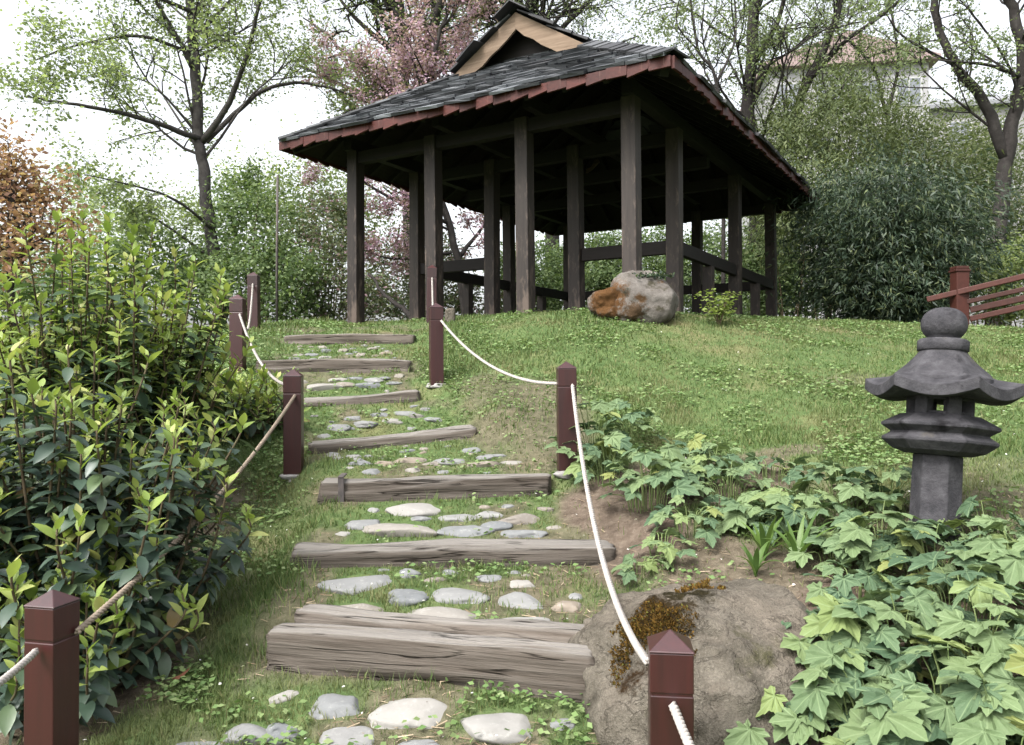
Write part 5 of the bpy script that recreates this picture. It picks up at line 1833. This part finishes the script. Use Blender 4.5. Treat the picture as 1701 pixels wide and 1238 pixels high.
def house(name, label, px, d, width, depth, z0, z1, roof_h, rz, wallm, roofm, rows, cols, gable=True, band=None):
    c = P(px, 619, d)
    root = empty(name, (c.x, c.y, z0), (0, 0, rz))
    tag(root, label, 'building')
    h = z1 - z0
    MB().box((0, 0, h / 2), (width, depth, h)).build('wall', wallm, root)
    mb = MB()
    w, dp, e = width / 2 + .5, depth / 2 + .5, .25
    if gable:
        mb.add([(-w, -dp, h), (w, -dp, h), (w, dp, h), (-w, dp, h), (-w, -dp, h + e), (w, -dp, h + e), (w, dp, h + e), (-w, dp, h + e), (0, -dp, h + roof_h), (0, dp, h + roof_h)],
               [(3, 2, 1, 0), (0, 1, 5, 4), (2, 3, 7, 6), (4, 5, 8), (6, 7, 9), (5, 6, 9, 8), (7, 4, 8, 9), (1, 2, 6, 5), (3, 0, 4, 7)])
    else:
        mb.add([(-w, -dp, h), (w, -dp, h), (w, dp, h), (-w, dp, h), (-w, -dp, h + e), (w, -dp, h + e), (w, dp, h + e), (-w, dp, h + e), (-w + 2, 0, h + roof_h), (w - 2, 0, h + roof_h)],
               [(3, 2, 1, 0), (0, 1, 5, 4), (1, 2, 6, 5), (2, 3, 7, 6), (3, 0, 4, 7), (4, 5, 9, 8), (6, 7, 8, 9), (5, 6, 9), (7, 4, 8)])
    ro = mb.build('roof', roofm, root)
    MB().box((width * .2, 0, h + roof_h * .8), (.8, .8, 2.2)).build('chimney', wallm, ro)
    fm_ = MB().box((0, 0, 0), (1.5, .12, 1.7)).mesh('window'); fm_.materials.append(M['frame'])
    gm_ = MB().box((0, 0, 0), (.58, .06, 1.5)).mesh('pane'); gm_.materials.append(M['glass'])
    for r in range(rows):
        for k in range(cols):
            x = -width / 2 + (k + .5) * width / cols
            z = h - 1.7 - r * 3.1
            o = link('window', fm_, root, None, Matrix.Translation((x, -depth / 2 - .03, z)))
            for sx in (-.33, .33):
                link('pane', gm_, o, None, Matrix.Translation((sx, -.06, 0)))
    if band:
        MB().box((0, -depth / 2 - .06, band), (width + .1, .12, .8)).build('band', M['ochre'], root)


house('red_roofed_house', 'pale house with red tiled gable roof far behind the bamboo', 1365, 52, 9.0, 12, CZ - 2, P(0, 168, 52).z, 1.9, R(-8), M['wall_white'], M['tiles'], 4, 4)
house('grey_apartment_house', 'long grey house with hipped roof far behind the tree at the right edge', 1680, 58, 18, 12, CZ - 2, P(0, 215, 58).z, 2.6, R(-14), M['wall_grey'], M['grey_roof'], 4, 7, False, 9.2)

# ------------------------------------------------------------------ grass, clover, petals, dry leaf
def sample_ground(n, dmin, dmax, pow_=1.0):
    """points over the visible slope, denser near the path"""
    d = dmin * (dmax / dmin) ** rng.uniform(0, 1, n)
    x = d * rng.uniform(-.72, .72, n)
    return x, d


def in_stone(x, y):
    m = np.zeros(len(x), bool)
    for (sx, sy, a_, b_) in SXY:
        m |= ((x - sx) / (a_ * .8)) ** 2 + ((y - sy) / (b_ * .8)) ** 2 < 1
    return m


def in_log(x, y):
    m = np.zeros(len(x), bool)
    for nm, a, b, h, t in STEPS:
        pa, pb = P(*a), P(*b)
        k = (x - pa.x) / (pb.x - pa.x)
        yy = pa.y + k * (pb.y - pa.y)
        m |= (k > -.01) & (k < 1.01) & (y > yy - .012) & (y < yy + t + .01)
    return m


BLADE = ([(-.5, 0, 0), (.5, 0, 0), (.36, .10, .55), (-.36, .10, .55), (0, .42, 1)], [np.array([[0, 1, 2, 3]]), np.array([[3, 2, 4]])])


def grass(n, dmin, dmax, name, label, hfun, dens, wk=.0012, wmin=.0034):
    x, y = sample_ground(n, dmin, dmax)
    so = soil(x, y)
    keep = rng.uniform(0, 1, n) < dens(x, y, so)
    x, y = x[keep], y[keep]
    keep = ~in_stone(x, y) & ~in_log(x, y)
    x, y = x[keep], y[keep]
    z = gz(x, y)
    h = hfun(x, y) * rng.uniform(.5, 1.3, len(x))
    w = np.maximum(wmin, wk * y) * rng.uniform(.7, 1.3, len(x))
    a = rng.uniform(0, 2 * np.pi, len(x)); tilt = rng.normal(0, .35, len(x))
    N = len(x)
    up = np.stack([np.sin(tilt) * np.cos(a * 1.7), np.sin(tilt) * np.sin(a * 1.7), np.cos(tilt)], 1)
    ax = np.stack([np.cos(a), np.sin(a), np.zeros(N)], 1)
    RM = rot_from(ax - up * (ax * up).sum(1)[:, None], up)
    me = scatter_mesh(name, *BLADE, np.stack([x, y, z - .004], 1), RM, np.stack([w, h, h], 1))
    o = link(name, me, None, M['grass'])
    tag(o, label, 'grass', None, 'stuff')
    return N


def lawn_h(x, y):
    w = path_w(x, y)
    p = fbm(x * 1.7, y * 1.7, 77, 3)
    h = .028 + .035 * sstep(.45, .75, p)
    # longer fringe on the left of the path and by the edges of the timbers
    cx = np.interp(y, PATH_Y, PATH_X); hw = np.interp(y, PATH_Y, PATH_H)
    e = np.exp(-((np.abs(x - cx) - hw) / .16) ** 2)
    left = (x < cx)
    h = h + e * (.045 * left + .02) * sstep(.3, .6, fbm(x * 4, y * 4, 5, 2))
    for pa, pb, hh, t in STEP_LINES:
        k = np.clip((x - pa.x) / (pb.x - pa.x), 0, 1)
        yy = pa.y + k * (pb.y - pa.y)
        h = h + .05 * np.exp(-((y - yy + .03) / .06) ** 2) * w * sstep(.4, .7, fbm(x * 5, y * 5, 15, 2))
    return h * (1 - .35 * w)


def lawn_d(x, y, so):
    w = path_w(x, y)
    n = fbm(x * 4.3, y * 4.3, 33, 3)
    return np.clip((1 - so * 1.05), .03, 1) * (1 - w * .45 * (n < .5))


LEAFCOUNT['grass'] = grass(330000, 2.0, 13, 'grass', 'short lawn grass over the mound and between the path stones', lawn_h, lawn_d)

# clover and small weeds in the lawn
n = 120000
x, y = sample_ground(n, 2.6, 10.5)
cl = fbm(x * 2.3, y * 2.3, 55, 3)
keep = (rng.uniform(0, 1, n) < sstep(.42, .68, cl) * (1 - soil(x, y)) * (1 - .6 * path_w(x, y))) & ~in_stone(x, y) & ~in_log(x, y)
x, y = x[keep], y[keep]
N = len(x)
me = scatter_mesh('clover', *LEAF4, np.stack([x, y, gz(x, y) + rng.uniform(.015, .05, N)], 1), rot_from(randdir(N, -.3, .3), randdir(N, .5, 1)), rng.uniform(.018, .034, N) * (1 + .04 * y))
tag(link('clover', me, None, M['clover']), 'small clover and weed leaves patched through the lawn', 'clover', None, 'stuff')
n = 420
x, y = sample_ground(n, 2.2, 9.5)
me = scatter_mesh('fallen_petals', *LEAF4, np.stack([x, y, gz(x, y) + rng.uniform(.012, .045, n)], 1), rot_from(randdir(n, -.2, .2), randdir(n, .6, 1)), rng.uniform(.008, .016, n) * (1 + .08 * y))
tag(link('fallen_petals', me, None, M['petal']), 'tiny white petals and daisies scattered on lawn and path', 'petals', None, 'stuff')
# dry twigs and chips on bare earth
n = 9000
x, y = sample_ground(n, 2.2, 6.5)
keep = rng.uniform(0, 1, n) < (soil(x, y) > .45)
x, y = x[keep], y[keep]
n = len(x)
STRAW = ([(-.04, 0, 0), (.04, 0, 0), (.03, 1, .05), (-.03, 1, .05)], [np.array([[0, 1, 2, 3]])])
me = scatter_mesh('dry_litter', *STRAW, np.stack([x, y, gz(x, y) + .006], 1), rot_from(randdir(n, -.05, .15), randdir(n, .7, 1)), rng.uniform(.02, .06, n))
s = NM('litter'); M['litter'] = s.surf(s.ramp(s.island(), [(0, (.08, .05, .035)), (.5, (.19, .14, .09)), (1, (.36, .29, .2))]), .9)
tag(link('dry_litter', me, None, M['litter']), 'dry stalks and chips on the bare earth', 'litter', None, 'stuff')
dl = hit(297, 1143)
me = np_mesh('dry_leaf', np.array(LEAF_LAUREL[0]) * [1.5, 1, -1.2], LEAF_LAUREL[1], True)
o = link('dry_leaf', me, None, M['dry_leaf'], Matrix.Translation(dl + Vector((-.03, 0, .03))) @ Matrix.Rotation(-1.2, 4, 'Z') @ Matrix.Rotation(.2, 4, 'X') @ Matrix.Scale(.075, 4))
tag(o, 'single reddish brown dry leaf lying under the laurel', 'leaf')

print('LEAVES', LEAFCOUNT, 'shingles', n_sh, 'objects', len(scene.objects), 'tris', sum(len(m.polygons) for m in bpy.data.meshes))
